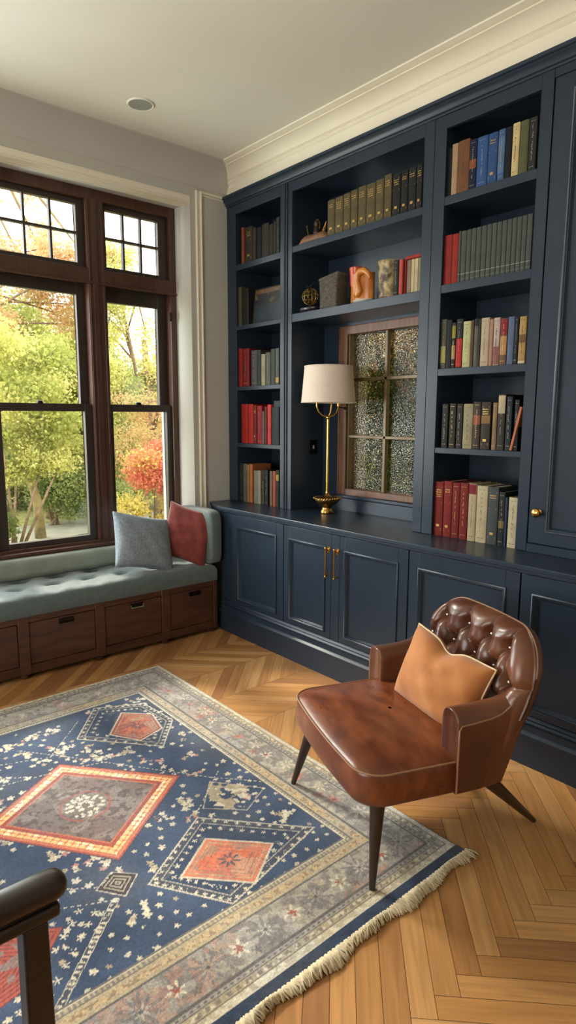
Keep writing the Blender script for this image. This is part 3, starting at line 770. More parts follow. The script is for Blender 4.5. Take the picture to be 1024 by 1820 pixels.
T = {
'R1': (2.564, 1.998, 1.518, "right bookcase's top shelf", [(2.0066,.023,.22),(1.9807,.0344,.232),(1.9443,.0643,.234),(1.8762,.0393,.221),(1.8342,.0566,.219),(1.7758,.0489,.217),(1.7243,.0348,.218),(1.6878,.0316,.217),(1.6545,.0353,.222),(1.6176,.0411,.22),(1.5748,.0371,.219)],
  [(K,'black','none'),((182,150,116),'tan','none'),((124,82,54),'brown leather','dark'),((24,34,58),'navy','white',[(.42,.60,(150,84,50))]),((58,92,148),'bright blue','white'),((52,84,136),'medium blue','gilt'),((70,104,150),'steel blue','white',[(.15,.85,(96,124,160))]),((22,26,34),'near-black','none'),((222,200,144),'cream','dark'),((96,96,64),'olive green','none'),((48,50,46),'charcoal','white')]),
'R2': (2.15, 1.998, 1.518, "right bookcase's second shelf", [(2.0079,.0456,.234),(1.9613,.0368,.232),(1.9235,.0137,.239),(1.9098,.0301,.236),(1.8787,.0259,.236),(1.8519,.0274,.236),(1.8235,.0271,.236),(1.7955,.0285,.236),(1.7661,.0263,.236),(1.7389,.026,.236),(1.712,.0256,.236),(1.6855,.0253,.236),(1.6593,.025,.236),(1.6335,.023,.237),(1.6097,.0243,.236),(1.5845,.024,.236),(1.5597,.0262,.236)],
  [((146,40,30),'rust red','none'),(RED,'bright red','none')]+[(SER,'grey-green set','series')]*15),
'R3': (1.742, 1.998, 1.518, "right bookcase's third shelf", [(2.0003,.033,.243),(1.9651,.0319,.236),(1.9321,.0237,.221),(1.9062,.0369,.235),(1.8676,.0442,.219),(1.8213,.0157,.221),(1.8046,.0239,.225),(1.7791,.0098,.221),(1.7678,.0456,.224),(1.7197,.0189,.214),(1.6998,.0334,.218),(1.6644,.0367,.211),(1.6258,.0332,.214),(1.5908,.0196,.212),(1.5693,.0359,.209)],
  [((84,82,66),'grey-olive','white',[(.12,.46,(176,168,104))]),(K,'black','none'),((40,34,28),'dark brown','gilt',[(.2,.5,(176,138,98)),(.66,.92,(150,140,56))]),((38,42,44),'black and red','white',[(.02,.60,(190,40,34))]),((196,194,140),'ornate pale green','dark'),((92,66,48),'brown','none'),((96,96,84),'grey-green','none',[(.85,.99,K)]),((60,56,56),'charcoal','none'),((196,176,150),'cream and mauve','dark'),((178,136,116),'dusty pink','none'),((198,176,164),'pale pink','dark',[(.02,.4,(150,96,88))]),((112,82,58),'red-topped brown','gilt',[(.65,.98,(140,36,44)),(.22,.62,(190,140,92))]),((92,108,138),'plain slate blue','none'),((24,28,40),'speckled black','white'),((184,150,90),'antique gold','dark',[(.45,.62,(120,90,52)),(.02,.06,(216,208,190))])]),
'R4': (1.345, 1.998, 1.518, "right bookcase's fourth shelf", [(1.9722,.0371,.221),(1.9266,.038,.223),(1.8831,.0351,.221),(1.8448,.0546,.22),(1.7886,.0413,.229),(1.7442,.052,.227),(1.6821,.0249,.224),(1.6548,.0391,.262),(1.6108,.0302,.251)],
  [((44,42,38),'black','white'),((52,46,38),'dark brown','gilt'),((46,42,38),'black-brown','white'),((160,150,116),'plain cream','dark'),((66,56,48),'dark brown and red','gilt',[(.52,.72,(150,84,58))]),((58,50,44),'thick black-brown','gilt',[(.55,.72,(136,108,58))]),((140,112,80),'narrow tan','gilt'),((58,50,44),'tall dark brown','white',[(.66,.98,(190,174,140))]),((34,40,50),'tall blue-black','white')]),
'R5': (.885, 1.998, 1.518, "worktop in the right bookcase", [(1.9967,.0529,.283),(1.9408,.0497,.29),(1.8892,.0448,.286),(1.8425,.0475,.288),(1.7924,.0446,.289),(1.7452,.0599,.283),(1.6828,.0564,.283),(1.623,.0329,.263),(1.5886,.013,.239),(1.5715,.0518,.242)],
  [((128,32,24),'tall red','gilt'),((134,34,25),'tall red','gilt'),((122,30,24),'tall red','gilt'),((126,32,25),'tall red','gilt'),((196,176,138),'crimson-topped cream','dark',[(.82,.99,(128,30,42))]),((198,184,148),'tall cream','dark'),((72,76,76),'charcoal grey','gilt'),((34,38,42),'black','gilt',[(.33,.47,(120,104,66))]),((44,60,84),'thin navy','none'),((206,194,158),'antique cream','dark')]),
'L1': (2.54, 3.735, 3.25, "left bookcase's top shelf", [(3.6917,.0298,.238),(3.6487,.0805,.228),(3.5644,.0338,.213),(3.5269,.0554,.202),(3.4664,.0757,.211),(3.3886,.0444,.193),(3.3414,.0264,.203),(3.3129,.0323,.222)],
  [((142,74,50),'rusty orange','none'),((62,54,44),'thick dark gilt','gilt'),((66,56,50),'dark brown','none'),(K,'black','none'),((58,54,48),'thick charcoal','dark'),((52,50,44),'dark olive','none'),((58,56,48),'grey-brown','none'),((54,54,50),'charcoal','white')]),
'L2': (2.128, 3.735, 3.25, "left bookcase's second shelf", [(3.7332,.0383,.263),(3.6950,.0815,.245)],
  [((84,78,52),'dull olive','none'),((34,34,30),'thick black','none')]),
'L3': (1.71, 3.735, 3.25, "left bookcase's third shelf", [(3.7349,.0409,.265),(3.6918,.0808,.26),(3.5874,.0687,.24),(3.5156,.0363,.239),(3.4742,.0429,.208),(3.4252,.0521,.216),(3.3702,.0482,.234),(3.3191,.0358,.236)],
  [((158,36,28),'bright red','none'),((128,32,26),'thick dark red','white'),((78,80,78),'thick grey','white'),((58,60,60),'charcoal','none'),((176,168,136),'cream','dark'),((98,98,90),'mid grey','white'),((74,76,74),'dark grey','none'),((88,96,96),'blue-grey','white',[(.06,.2,(196,164,90))])]),
'L4': (1.31, 3.735, 3.25, "left bookcase's fourth shelf", [(3.7062,.0756,.276),(3.6284,.0619,.275),(3.5632,.0352,.267),(3.5238,.0566,.263),(3.463,.0217,.225),(3.4392,.0297,.256),(3.4055,.0384,.27),(3.3611,.077,.251)],
  [((168,34,24),'thick red','none'),((176,36,26),'bright red','none'),((110,26,22),'dark red','gilt'),((150,30,34),'crimson','white'),((104,106,104),'thin silver-grey','dark'),((104,36,36),'maroon','none'),((206,66,58),'coral red','none'),((44,52,52),'plain dark grey-green','none')]),
'L5': (.885, 3.735, 3.25, "worktop in the left bookcase", [(3.7349,.0410,.28),(3.6905,.0485,.277),(3.6376,.0189,.272),(3.6143,.0374,.277),(3.5627,.0432,.235),(3.5184,.0362,.237),(3.4663,.0252,.172),(3.437,.0373,.246),(3.3812,.0305,.243),(3.3467,.0301,.245),(3.3135,.0327,.254)],
  [((34,34,34),'black','white'),((96,94,82),'grey-olive','none'),((156,128,66),'thin ochre','none'),((180,100,60),'orange','none'),((132,124,106),'grey-beige','none'),((148,140,120),'pale grey-beige','none'),((60,58,54),'short black and silver','white'),((34,32,32),'black','white'),((118,96,80),'taupe','white'),((172,84,64),'coral','none'),((46,42,34),'black and gold','none',[(.72,.88,(176,150,60))])]),
'C1': (2.55, 3.137, 2.128, "middle bookcase's top shelf", [(2.8376,.0599,.198),(2.7744,.064,.199),(2.7071,.0536,.202),(2.6502,.0535,.205),(2.5925,.0585,.209),(2.5309,.0661,.207),(2.4619,.0564,.211),(2.4016,.0502,.221),(2.3437,.0527,.208),(2.2873,.046,.211),(2.2376,.0486,.211),(2.1855,.0361,.213)],
  [((98,86,58),'olive-brown and gilt','gilt')]*8+[((36,36,36),'black and gilt','gilt')]*4),
'C2': (2.143, 3.137, 2.128, "middle bookcase's ornament shelf", [(2.3202,.0323,.182),(2.2842,.0262,.18)],
  [((40,44,44),'black','white'),((196,84,78),'salmon red','none')]),
}
for key, (zs, ymax, ymin, place, geo, looks) in T.items():
    prev = ymax-.0008; n = len(geo)
    for i, ((yl, wd, ht), lk) in enumerate(zip(geo, looks)):
        yl = min(yl, prev); yr = max(yl-wd, ymin+.001)
        nxt = geo[i+1][0] if i+1 < n else ymin
        st = lk[2]; pt = lk[3] if len(lk) > 3 else ()
        word = ORD[i]+' from the left' if i <= n/2 else (('last' if n-1-i == 0 else ORD[n-1-i])+' from the right' if n-1-i > 0 else 'rightmost')
        if i > n/2 and n-1-i > 0: word = ORD[n-1-i]+' from the right'
        dp = .17+.02*((i*7) % 3)
        pre = 'on the '+place if not key in ('R5', 'L5') else 'on the '+place
        ser = st == 'series'
        if ser:
            st = 'none'; pt = ((.155, .165, (170, 170, 160)), (.05, .06, (120, 122, 112)))
        book(yl, yl-yr, ht, zs+.0003, lk[0], '%s book, %s %s' % (lk[1], word, pre), 'books on the '+place, st, pt, dp)
        prev = yr-.0002
# two leaning books at the right of the fourth shelf
bk = book(1.5685, .024, .235, 1.3455, (28, 30, 34), 'black book with pale lettering, upright behind the leaning salmon one on the right bookcase', 'books on the right bookcase\'s fourth shelf', 'white')
bk = book(1.5810, .013, .205, 1.3455, (206, 122, 86), 'thin salmon book leaning at the right end of the fourth shelf', 'books on the right bookcase\'s fourth shelf', 'none', depth=.16, x=2.706)
bk.location.x = 2.7065; bk.location.y = 1.5745; bk.rotation_euler = (R(12), 0, 0); bk.location.z = 1.3475
for o in list(bk.children): pass

# slipcase with pale volumes at the right end of the ornament shelf
sc = tag(empty('slipcase', (2.73, 2.193, 2.143)), 'red slipcase holding pale cream volumes, rightmost on the ornament shelf', 'book set')
c = MB(); y0, y1, h_ = 2.135, 2.249, .190
c.box(2.725, 2.90, y1-.004, y1, .0+2.1435, 2.143+h_); c.box(2.725, 2.90, y0, y0+.004, 2.1435, 2.143+h_); c.box(2.725, 2.90, y0+.004, y1-.004, 2.143+h_-.014, 2.143+h_); c.box(2.725, 2.90, y0+.004, y1-.004, 2.1435, 2.148)
c.build('case', colmat((176, 52, 48)), sc, bevel=.001)
yy = y1-.0045
for k, (q, cc) in enumerate(((.030, (150, 128, 110)), (.022, (214, 190, 144)), (.024, (204, 186, 150)), (.027, (148, 144, 104)))):
    v = MB().box(2.732, 2.89, yy-q+.0006, yy-.0006, 2.1485, 2.143+h_-.016).build('volume', colmat(cc), sc, bevel=.003)
    yy -= q

# framed dark landscape leaning on the second shelf of the left bookcase
pf = tag(empty('framed_picture', (2.75, 3.43, 2.128)), 'wide dark picture with murky gold shapes on the narrow left bookcase, leaning against the back', 'picture')
pm = MB()
def plane_pt(y, z): return (2.745+z*.10, y, 2.1285+z)
m = mat('murky_painting', (34, 36, 38), rough=.4, col2=(150, 124, 76), scale=11, ramp=(.5, .78), stretch=(1, 1, 1.4))
pm2 = MB()
for i, (z0, z1, mm) in enumerate(((.0, .125, mat('painting_dark_water', (42, 50, 60), rough=.35, var=.25, scale=9)), (.125, .2, m), (.2, .232, mat('painting_brown_sky', (96, 74, 52), rough=.4, var=.35, scale=16)))):
    b = MB(); a0, a1 = plane_pt(0, z0), plane_pt(0, z1)
    b.add([(a0[0], 3.26, a0[2]), (a0[0], 3.598, a0[2]), (a0[0]+.012, 3.598, a0[2]), (a0[0]+.012, 3.26, a0[2]), (a1[0], 3.26, a1[2]), (a1[0], 3.598, a1[2]), (a1[0]+.012, 3.598, a1[2]), (a1[0]+.012, 3.26, a1[2])],
          [(0, 3, 2, 1), (4, 5, 6, 7), (0, 1, 5, 4), (1, 2, 6, 5), (2, 3, 7, 6), (3, 0, 4, 7)])
    b.build('canvas', mm, pf)
f = MB(); fr_ = colmat((58, 50, 40))
for z in (.0, .232):
    a = plane_pt(0, z); f.tube([(a[0]-.001, 3.2595, a[2]+(.005 if z == 0 else 0)), (a[0]-.001, 3.6, a[2]+(.005 if z == 0 else 0))], .0042, 6)
for y in (3.2595, 3.6): f.tube([plane_pt(y, .006), plane_pt(y, .232)], .004, 6)
f.build('frame', fr_, pf)

# small grey box on the grey-green book, fourth shelf left
tag(MB().box(2.735, 2.86, 3.275, 3.358, 1.5618, 1.605).build('storage_box', colmat((70, 80, 84)), None, bevel=.002), 'small blue-grey box lying on the plain dark book, fourth shelf of the left bookcase', 'box')

# ------------------------------------------------------------------ ornaments
OX = 2.80
def Y(px): return px
# top shelf: leather pouch, gilt easel with figurine, gilt triangle
zt = 2.5503
mb = MB(); P = []
for i in range(25):
    t = i/24; s = math.sin(PI*t)**.5 if 0 < t < 1 else 0
    y = 3.115-.265*t; hz = .002+.028*s*(1+.15*math.sin(9*t)); hx = .008+.032*s
    lift = .0+.028*t
    P.append([(2.748+hx*math.cos(a), y, zt+hz+lift*0+hz*math.sin(a)*.98+.012*s*math.cos(a)) for a in [2*PI*k/16 for k in range(17)]])
mb.grid(P)
tag(mb.build('leather_pouch', mat('tan_pouch_leather', (122, 86, 62), rough=.6, var=.15, scale=20, bump=.1), None, smooth=True, angle=180), 'brown leather pouch lying at the left end of the middle bookcase top shelf', 'pouch')
fg = tag(empty('figurine_stand', (2.86, 2.99, zt)), 'gilt wire stand holding a small dark figurine behind the brown pouch', 'ornament')
b = MB()
b.tube([(2.86, 3.055, zt+.135), (2.86, 3.03, zt+.045), (2.86, 3.0, zt+.03), (2.86, 2.985, zt+.10)], .0035, 8)
b.tube([(2.87, 3.03, zt+.003), (2.86, 3.02, zt+.05), (2.86, 2.96, zt+.05), (2.87, 2.95, zt+.003)], .0035, 8)
b.tube([(2.90, 2.99, zt+.003), (2.86, 2.99, zt+.05)], .0035, 8)
b.build('wire_stand', M['brass'], fg, smooth=True)
b = MB(); b.lathe([(.004, 0), (.020, .006), (.024, .025), (.018, .05), (.010, .062), (.014, .070), (.017, .082), (.012, .096), (1e-5, .102)], (2.86, 2.962, zt+.050), 20)
b.build('figure', mat('dark_carved_wood', (46, 28, 24), rough=.4, var=.3, scale=40), fg, smooth=True, angle=180)
b = MB(); b.tube([(2.86+.0, 2.962+.026*math.cos(a), zt+.118+.034*math.sin(a)) for a in [2*PI*k/20 for k in range(20)]], .003, 6, closed=True)
b.build('gilt_hoop', M['brass'], fg, smooth=True)
b = MB(); A_, B_, C_ = (2.82, 2.905, zt+.0595), (2.80, 2.855, zt+.0595), (2.82, 2.862, zt+.12)
b.tube([A_, C_, B_], .004, 8, closed=True); b.tube([((A_[0]+C_[0])/2, (A_[1]+C_[1])/2, (A_[2]+C_[2])/2), B_], .003, 6); b.tube([((A_[0]+B_[0])/2, (A_[1]+B_[1])/2, A_[2]), C_], .003, 6)
b.box(2.80, 2.83, 2.853, 2.909, zt+.0005, zt+.055)
tag(b.build('gilt_ornament', M['brass'], None), 'small gilt openwork triangle ornament beside the olive-brown books', 'ornament')

# ornament shelf
zt = 2.1433
dd = tag(empty('oval_dish', (2.765, 3.04, zt)), 'dark oval dish with a thick rim at the left end of the ornament shelf', 'dish')
MB().lathe([(.045, .0005), (.055, .004), (.072, .014), (.080, .026), (.078, .029), (.070, .022), (.050, .014), (1e-5, .013)], (2.763, 3.038, zt), 32, sx=.62, sy=1.15).build('bowl', mat('plum_dark_glaze', (44, 34, 40), rough=.25, var=.2, scale=20), dd, smooth=True, angle=60)
og = tag(empty('filigree_sphere', (2.763, 3.03, zt+.0145)), 'openwork dark gilt sphere with a small bird, standing in the oval dish', 'ornament')
b = MB()
c_ = V3((2.763, 3.03, zt+.098)); rr = .050
for k in range(6):
    a0 = PI*k/6
    b.tube([c_+V3((rr*math.cos(a0)*math.sin(t), rr*math.sin(a0)*math.sin(t), rr*math.cos(t))) for t in [2*PI*q/24 for q in range(24)]], .0030, 6, closed=True)
for zz in (-.5, 0, .5):
    q = math.sqrt(1-zz*zz)*rr
    b.tube([c_+V3((q*math.cos(t), q*math.sin(t), rr*zz)) for t in [2*PI*u/24 for u in range(24)]], .0030, 6, closed=True)
rs = random.Random(3)
for k in range(26):
    t, f_ = rs.uniform(0, PI), rs.uniform(0, 2*PI); b.sphere(c_+V3((rr*math.sin(t)*math.cos(f_), rr*math.sin(t)*math.sin(f_), rr*math.cos(t))), .006, 4)
b.build('cage', mat('dark_gilt_metal', (120, 96, 50), rough=.35, metal=.6, var=.4, scale=60), og, smooth=True)
MB().lathe([(.022, .0145), (.024, .018), (.012, .024), (.007, .03), (.007, .046), (.012, .050)], (2.763, 3.03, zt), 24).build('foot', M['darkmetal'], og, smooth=True)
b = MB(); b.sphere(c_+V3((0, .015, rr+.010)), .011, 6, .8); b.sphere(c_+V3((0, .030, rr+.019)), .0065, 6); b.tube([c_+V3((0, .005, rr+.010)), c_+V3((0, -.045, rr+.035))], [.008, .002], 6)
b.build('bird', M['darkmetal'], og, smooth=True)
tag(MB().prism([(2.925, zt+.0005), (2.865, zt+.0005), (2.865, zt+.034), (2.925, zt+.052)], 0, 2.80, 2.806).build('place_card', colmat((206, 200, 160))), 'small cream card standing between the dark dish and the grey woven vase', 'card')
# woven grey vase: tapered box with ribs
gv = tag(empty('woven_vase', (2.80, 2.80, zt)), 'grey woven rectangular vase in the middle bookcase, left of the orange pitcher', 'vase')
b = MB(); P = []
for k in range(81):
    t = k/80; z = zt+.0005+.188*t
    wv = .0022*math.sin(t*20*2*PI)
    hy = .072+.012*abs(t-.25)+wv+(.006 if t > .93 else 0); hx = .045+wv
    loop = []
    for (sy, sz) in ((1, 1), (-1, 1), (-1, -1), (1, -1)):
        base = {(1, 1): 0, (-1, 1): 1, (-1, -1): 2, (1, -1): 3}[(sy, sz)]
        for i in range(5):
            a = PI/2*base+PI/2*i/4; r = .012
            loop.append((2.79+sz*(hx-r)+r*math.sin(a), 2.825+sy*(hy-r)+r*math.cos(a), z+.010*(sz*0)+(-(sy)*.010*t)))
    loop.append(loop[0]); P.append(loop)
b.grid(P); top = P[-1][:-1]; b.add(top, [tuple(range(len(top)))]); b.add(P[0][:-1], [tuple(range(len(top)))])
b.build('body', mat('grey_woven_fibre', (112, 106, 94), rough=.9, col2=(72, 66, 58), scale=120, bump=.4, bscale=300, stretch=(.5, .5, 1.8)), gv, smooth=True, angle=50)
MB().prism([(2.84, zt+.06), (2.84, zt+.13), (2.852, zt+.13), (2.852, zt+.06)], 1, 2.735, 2.748).build('side_tab', M['dark'], gv)
# orange pitcher
op = tag(empty('ceramic_pitcher', (2.80, 2.60, zt)), 'glossy caramel ceramic pitcher with an orange-red rim and curved horn handle', 'pitcher')
am = mat('caramel_glaze', (176, 100, 40), rough=.2, col2=(200, 130, 58), scale=7, coat=.4)
b = MB(); b.lathe([(.052, .0005), (.058, .004), (.060, .02), (.059, .10), (.060, .150), (.061, .168), (.057, .168), (.055, .15), (.054, .012), (1e-5, .010)], (2.812, 2.605, zt), 40, sx=.72, sy=1.42)
b.build('body', am, op, smooth=True, angle=60)
b = MB(); b.lathe([(.030, .10), (.034, .12), (.036, .170), (.040, .196), (.042, .208), (.036, .212), (.031, .205), (.028, .17)], (2.806, 2.655, zt), 30, sx=.9, sy=1.0, caps=False)
b.build('rim', mat('orange_red_glaze', (190, 66, 28), rough=.25, coat=.4), op, smooth=True, angle=60)
b = MB()
hc = [(2.768, 2.512, zt+.125), (2.765, 2.520, zt+.152), (2.762, 2.545, zt+.174), (2.760, 2.578, zt+.172), (2.758, 2.598, zt+.150), (2.758, 2.600, zt+.120), (2.760, 2.588, zt+.090), (2.762, 2.582, zt+.066), (2.764, 2.600, zt+.048), (2.768, 2.622, zt+.044)]
b.tube(hc, [.009, .014, .018, .020, .019, .016, .015, .019, .019, .010], 14)
b.build('handle', mat('horn_glaze', (196, 122, 50), rough=.22, coat=.4), op, smooth=True, angle=80)
b = MB(); b.lathe([(.03, .0005), (.05, .004), (.068, .016), (.066, .018), (.045, .009), (1e-5, .007)], (2.775, 2.575, zt), 36, sx=.55, sy=1.1)
tag(b.build('saucer', mat('white_glaze', (206, 200, 190), rough=.3), None, smooth=True, angle=60), 'white oval saucer lying in front of the orange ceramic pitcher', 'saucer')
# mottled vase
b = MB(); prof = [(.048, .0005), (.054, .004), (.055, .03), (.056, .09), (.060, .14), (.066, .185), (.068, .198), (.064, .202), (.058, .190), (.052, .1), (1e-5, .09)]
b.lathe(prof, (2.795, 2.405, zt), 40)
o = b.build('mottled_vase', mat('mottled_stone_glaze', (74, 56, 44), rough=.45, col2=(206, 184, 132), scale=26, bump=.6, bscale=30, bdist=.012, ramp=(.38, .66)), None, smooth=True, angle=60)
tag(o, 'mottled brown and cream stone vase right of the orange ceramic pitcher', 'vase')
# bring the ornaments forward to the shelf edge, where the photograph shows them
for nm, dx in (('figurine_stand', -.06), ('gilt_ornament', -.028), ('place_card', -.05),
               ('woven_vase', -.03), ('ceramic_pitcher', -.03), ('saucer', -.022), ('mottled_vase', -.015)):
    bpy.data.objects[nm].location.x += dx
bpy.data.objects['figurine_stand'].location.y += .055
bpy.data.objects['gilt_ornament'].location.y += .06
# ------------------------------------------------------------------ rug
RX0, RX1, RY0, RY1 = -.75, 1.762, 1.108, 3.262
st = .0035
xs = np.arange(RX0, RX1+1e-6, st); ys_ = np.arange(RY0, RY1+1e-6, st)
xs[-1] = RX1; ys_[-1] = RY1
GX, GY = np.meshgrid(xs, ys_, indexing='ij')
def vnoise(X, Y, sc, seed):
    r = np.random.default_rng(seed).random((257, 257))
    u = X*sc+100; v = Y*sc+100
    i = np.floor(u).astype(int); j = np.floor(v).astype(int); fu = u-i; fv_ = v-j
    fu = fu*fu*(3-2*fu); fv_ = fv_*fv_*(3-2*fv_); i %= 256; j %= 256
    return (r[i, j]*(1-fu)+r[i+1, j]*fu)*(1-fv_)+(r[i, j+1]*(1-fu)+r[i+1, j+1]*fu)*fv_
def L3(c): return np.array(lin(c))
n1 = vnoise(GX, GY, 9, 1); n2 = vnoise(GX, GY, 40, 2); n3 = vnoise(GX, GY, 110, 3); n4 = vnoise(GX, GY, 22, 4); n5 = vnoise(GX, GY, 65, 5)
C = np.zeros(GX.shape+(3,))
navy = L3((66, 82, 108)); navy2 = L3((46, 60, 84)); ivory = L3((205, 194, 170)); tan = L3((172, 156, 128)); grey = L3((156, 147, 134)); dk = L3((80, 80, 86))
red = L3((158, 78, 66)); salmon = L3((198, 116, 88)); gold = L3((232, 184, 122)); taupe = L3((118, 102, 96)); pink = L3((190, 130, 118))
def mixc(mask, col, a=1.0):
    k = np.clip(mask*a, 0, 1)[..., None]; C[:] = C*(1-k)+col*k
C[:] = navy*(1-n1[..., None])+navy2*n1[..., None]
def seg_d(p, q):
    px, py = p; qx, qy = q; dx, dy = qx-px, qy-py; l2 = dx*dx+dy*dy
    t = np.clip(((GX-px)*dx+(GY-py)*dy)/l2, 0, 1)
    return np.hypot(GX-px-t*dx, GY-py-t*dy), t*math.sqrt(l2)
def line(pts, w_, col, dots=0, a=.85):
    for p, q in zip(pts[:-1], pts[1:]):
        d, t = seg_d(p, q); m = (d < w_)
        if dots: m = m & (np.mod(t, dots) < dots*.6)
        mixc(m*(n3 > .25), col, a)
def poly_d(P):
    """inward distance for a convex polygon (any winding)"""
    A = sum(P[i][0]*P[(i+1) % len(P)][1]-P[(i+1) % len(P)][0]*P[i][1] for i in range(len(P)))
    s = 1 if A > 0 else -1; D = np.full(GX.shape, 9.0)
    for i in range(len(P)):
        (x0, y0), (x1, y1) = P[i], P[(i+1) % len(P)]
        l = math.hypot(x1-x0, y1-y0); D = np.minimum(D, s*((x1-x0)*(GY-y0)-(y1-y0)*(GX-x0))/l)
    return D
def flower(x, y, r, col, petals=6, core=None, a=.95, ph=0, wob=.3, th=.35):
    dx, dy = GX-x, GY-y; rr = np.hypot(dx, dy); m0 = rr < r*1.5
    an = np.arctan2(dy, dx)
    rad = r*(1-wob*.5+wob*np.cos(petals*an+ph))*(0.8+.4*n5)
    mixc((rr < rad)*m0*(n3 > th*.6), col, a)
    if core is not None: mixc(rr < r*.32, core, .9)
rs = random.Random(21)
# field rows of little flowers first, shapes go on top
def blob(x, y, r, col, a=.85):
    # only touches the neighbourhood of the blob
    i0, i1 = np.searchsorted(xs, [x-r*1.6, x+r*1.6]); j0, j1 = np.searchsorted(ys_, [y-r*1.6, y+r*1.6])
    if i1-i0 < 2 or j1-j0 < 2: return
    sl = (slice(i0, i1), slice(j0, j1)); dx, dy = GX[sl]-x, GY[sl]-y
    rr = np.hypot(dx, dy); an = np.arctan2(dy, dx); ph = (x*77+y*31) % 6.28
    m = (rr < r*(.80+.22*np.cos(5*an+ph)+.35*(n3[sl]-.5)))*(n3[sl] > .12)
    k = (m*a)[..., None]; C[sl] = C[sl]*(1-k)+np.array(col)*k
for i in range(60):
    for j in range(50):
        x = -.6+.052*i+(.026 if j % 2 else 0)+rs.uniform(-.008, .008); y = 1.43+.046*j+rs.uniform(-.008, .008)
        if x > 1.48 or y > 2.97: continue
        near_ = y < 1.86+.25*math.sin(x*5)
        if rs.random() < (.25 if near_ else .62): continue
        blob(x, y, rs.uniform(.0085, .0125) if near_ else rs.uniform(.009, .017), ivory if rs.random() < .85 else tan)
for k in range(60):
    x = rs.uniform(.3, 1.45); y = rs.uniform(1.75, 2.95)
    for q in range(5): blob(x+rs.gauss(0, .014), y+rs.gauss(0, .014), rs.uniform(.008, .014), rs.choice([ivory, ivory, tan, pink]))
for (x, y) in [(.797,2.747),(.755,2.86),(.977,2.86),(.94,2.658),(1.055,2.53),(1.159,2.47),(1.433,2.892),(1.273,2.87),(1.394,1.655),(.9,1.70),(.761,1.583),(1.149,1.967),(.877,2.875),(.66,2.60),(.58,2.74)]:
    for q in range(7): blob(x+rs.gauss(0, .019), y+rs.gauss(0, .019), rs.uniform(.011, .018), rs.choice([ivory, ivory, tan]))
# star rows (regular)
def stars(p, q, n_, r, col=ivory):
    for i in range(n_):
        t = (i+.5)/n_; flower(p[0]+(q[0]-p[0])*t, p[1]+(q[1]-p[1])*t, r, col, 5, ph=i, wob=.45)
def inset(P, f):
    cx = sum(p[0] for p in P)/len(P); cy = sum(p[1] for p in P)/len(P)
    return [(cx+(p[0]-cx)*f, cy+(p[1]-cy)*f) for p in P]
def framed(PO, PI_, core_a, core_b, nst=8):
    D = poly_d(PO); mixc(D > 0, navy2, .9)
    mixc((D > 0) & (D < .006), ivory, .8); mixc((D > .03) & (D < .034), ivory, .6); mixc((D > .006) & (D < .03), dk, .55)
    Q = inset(PO, .93)
    for i in range(len(Q)): stars(Q[i], Q[(i+1) % len(Q)], nst, .008)
    Q = inset(PO, .72)
    for i in range(len(Q)): stars(Q[i], Q[(i+1) % len(Q)], nst-2, .0085)
    D = poly_d(PI_); mixc((D > -.008) & (D < 0), ivory, .8); mixc(D > 0, core_a); mixc((D > .012) & (D < .018), tan, .8)
    mixc((D > .022), core_b, .7); mixc((D > .022)*(n5 > .55), core_a, .8); mixc((D > .022)*(n4 > .62), tan, .5); mixc((D > .03) & (D < .034), taupe, .7); mixc((D > .048)*(D < .052), taupe, .6); mixc((D > .0)*(n2 > .62), taupe, .35)
    cx = sum(p[0] for p in PI_)/len(PI_); cy = sum(p[1] for p in PI_)/len(PI_)
    flower(cx, cy, .03, dk, 8, core=salmon, wob=.5)
framed([(1.225,2.972),(1.45,2.857),(1.475,2.60),(1.31,2.40),(1.031,2.719)], [(1.31,2.824),(1.42,2.718),(1.386,2.561),(1.257,2.522),(1.174,2.66)], red, salmon)
framed([(1.15,1.867),(1.449,1.538),(1.005,1.429),(.842,1.675)], [(1.107,1.737),(1.268,1.57),(1.112,1.464),(.949,1.635)], salmon, L3((196, 96, 66)), 10)
# long medallion
BIG = [(0.892, 2.565), (1.249, 2.147), (0.823, 1.834), (0.48, 2.296)]
D = poly_d(BIG)
mixc(D > 0, red); mixc((D > 0) & (D < .004), navy2)
mixc((D > .012) & (D < .024), salmon, .9)
band = (D > .026) & (D < .056); mixc(band, salmon)
an = np.zeros(GX.shape)
cells = np.abs(np.sin((GX*1.0+GY*.75)*92))*np.abs(np.sin((GY*1.0-GX*.75)*92)); mixc(band*(cells > .16), gold); mixc(band*(cells > .16)*(n2 > .6), L3((238, 214, 170)))
mixc((D > .060) & (D < .072), red)
mixc((D > .078), taupe); mixc((D > .078)*(n4 > .58), L3((138, 124, 118)), .8); mixc((D > .078)*(n5 > .68), L3((92, 78, 78)), .8)
mixc((D > .072) & (D < .078), salmon, .8)
cx, cy = .858, 2.205
rr = np.hypot((GX-cx)*1.0, (GY-cy)*1.0); mixc((rr > .088) & (rr < .097)*(n2 > .25), red, .85)
mixc(rr < .03, taupe, .5)
for ring_, nn in ((0, 1), (.026, 7), (.052, 12), (.068, 17)):
    for k in range(nn):
        a = 2*PI*k/nn+ring_*40; blob(cx+ring_*math.cos(a), cy+ring_*math.sin(a), .0125 if ring_ < .06 else .009, ivory if (k+int(ring_*1000)) % 5 else taupe, .9)
# lower left red medallion
S3 = [(.572, 1.681), (.433, 1.545), (.20, 1.50), (.30, 1.80), (.42, 1.790)]
D = poly_d(S3); mixc(D > 0, red)
mixc((D > 0)*(np.mod(D, .013) < .004), L3((96, 50, 52)), .8); mixc((D > .05)*(n2 > .5), L3((110, 132, 130)), .5)
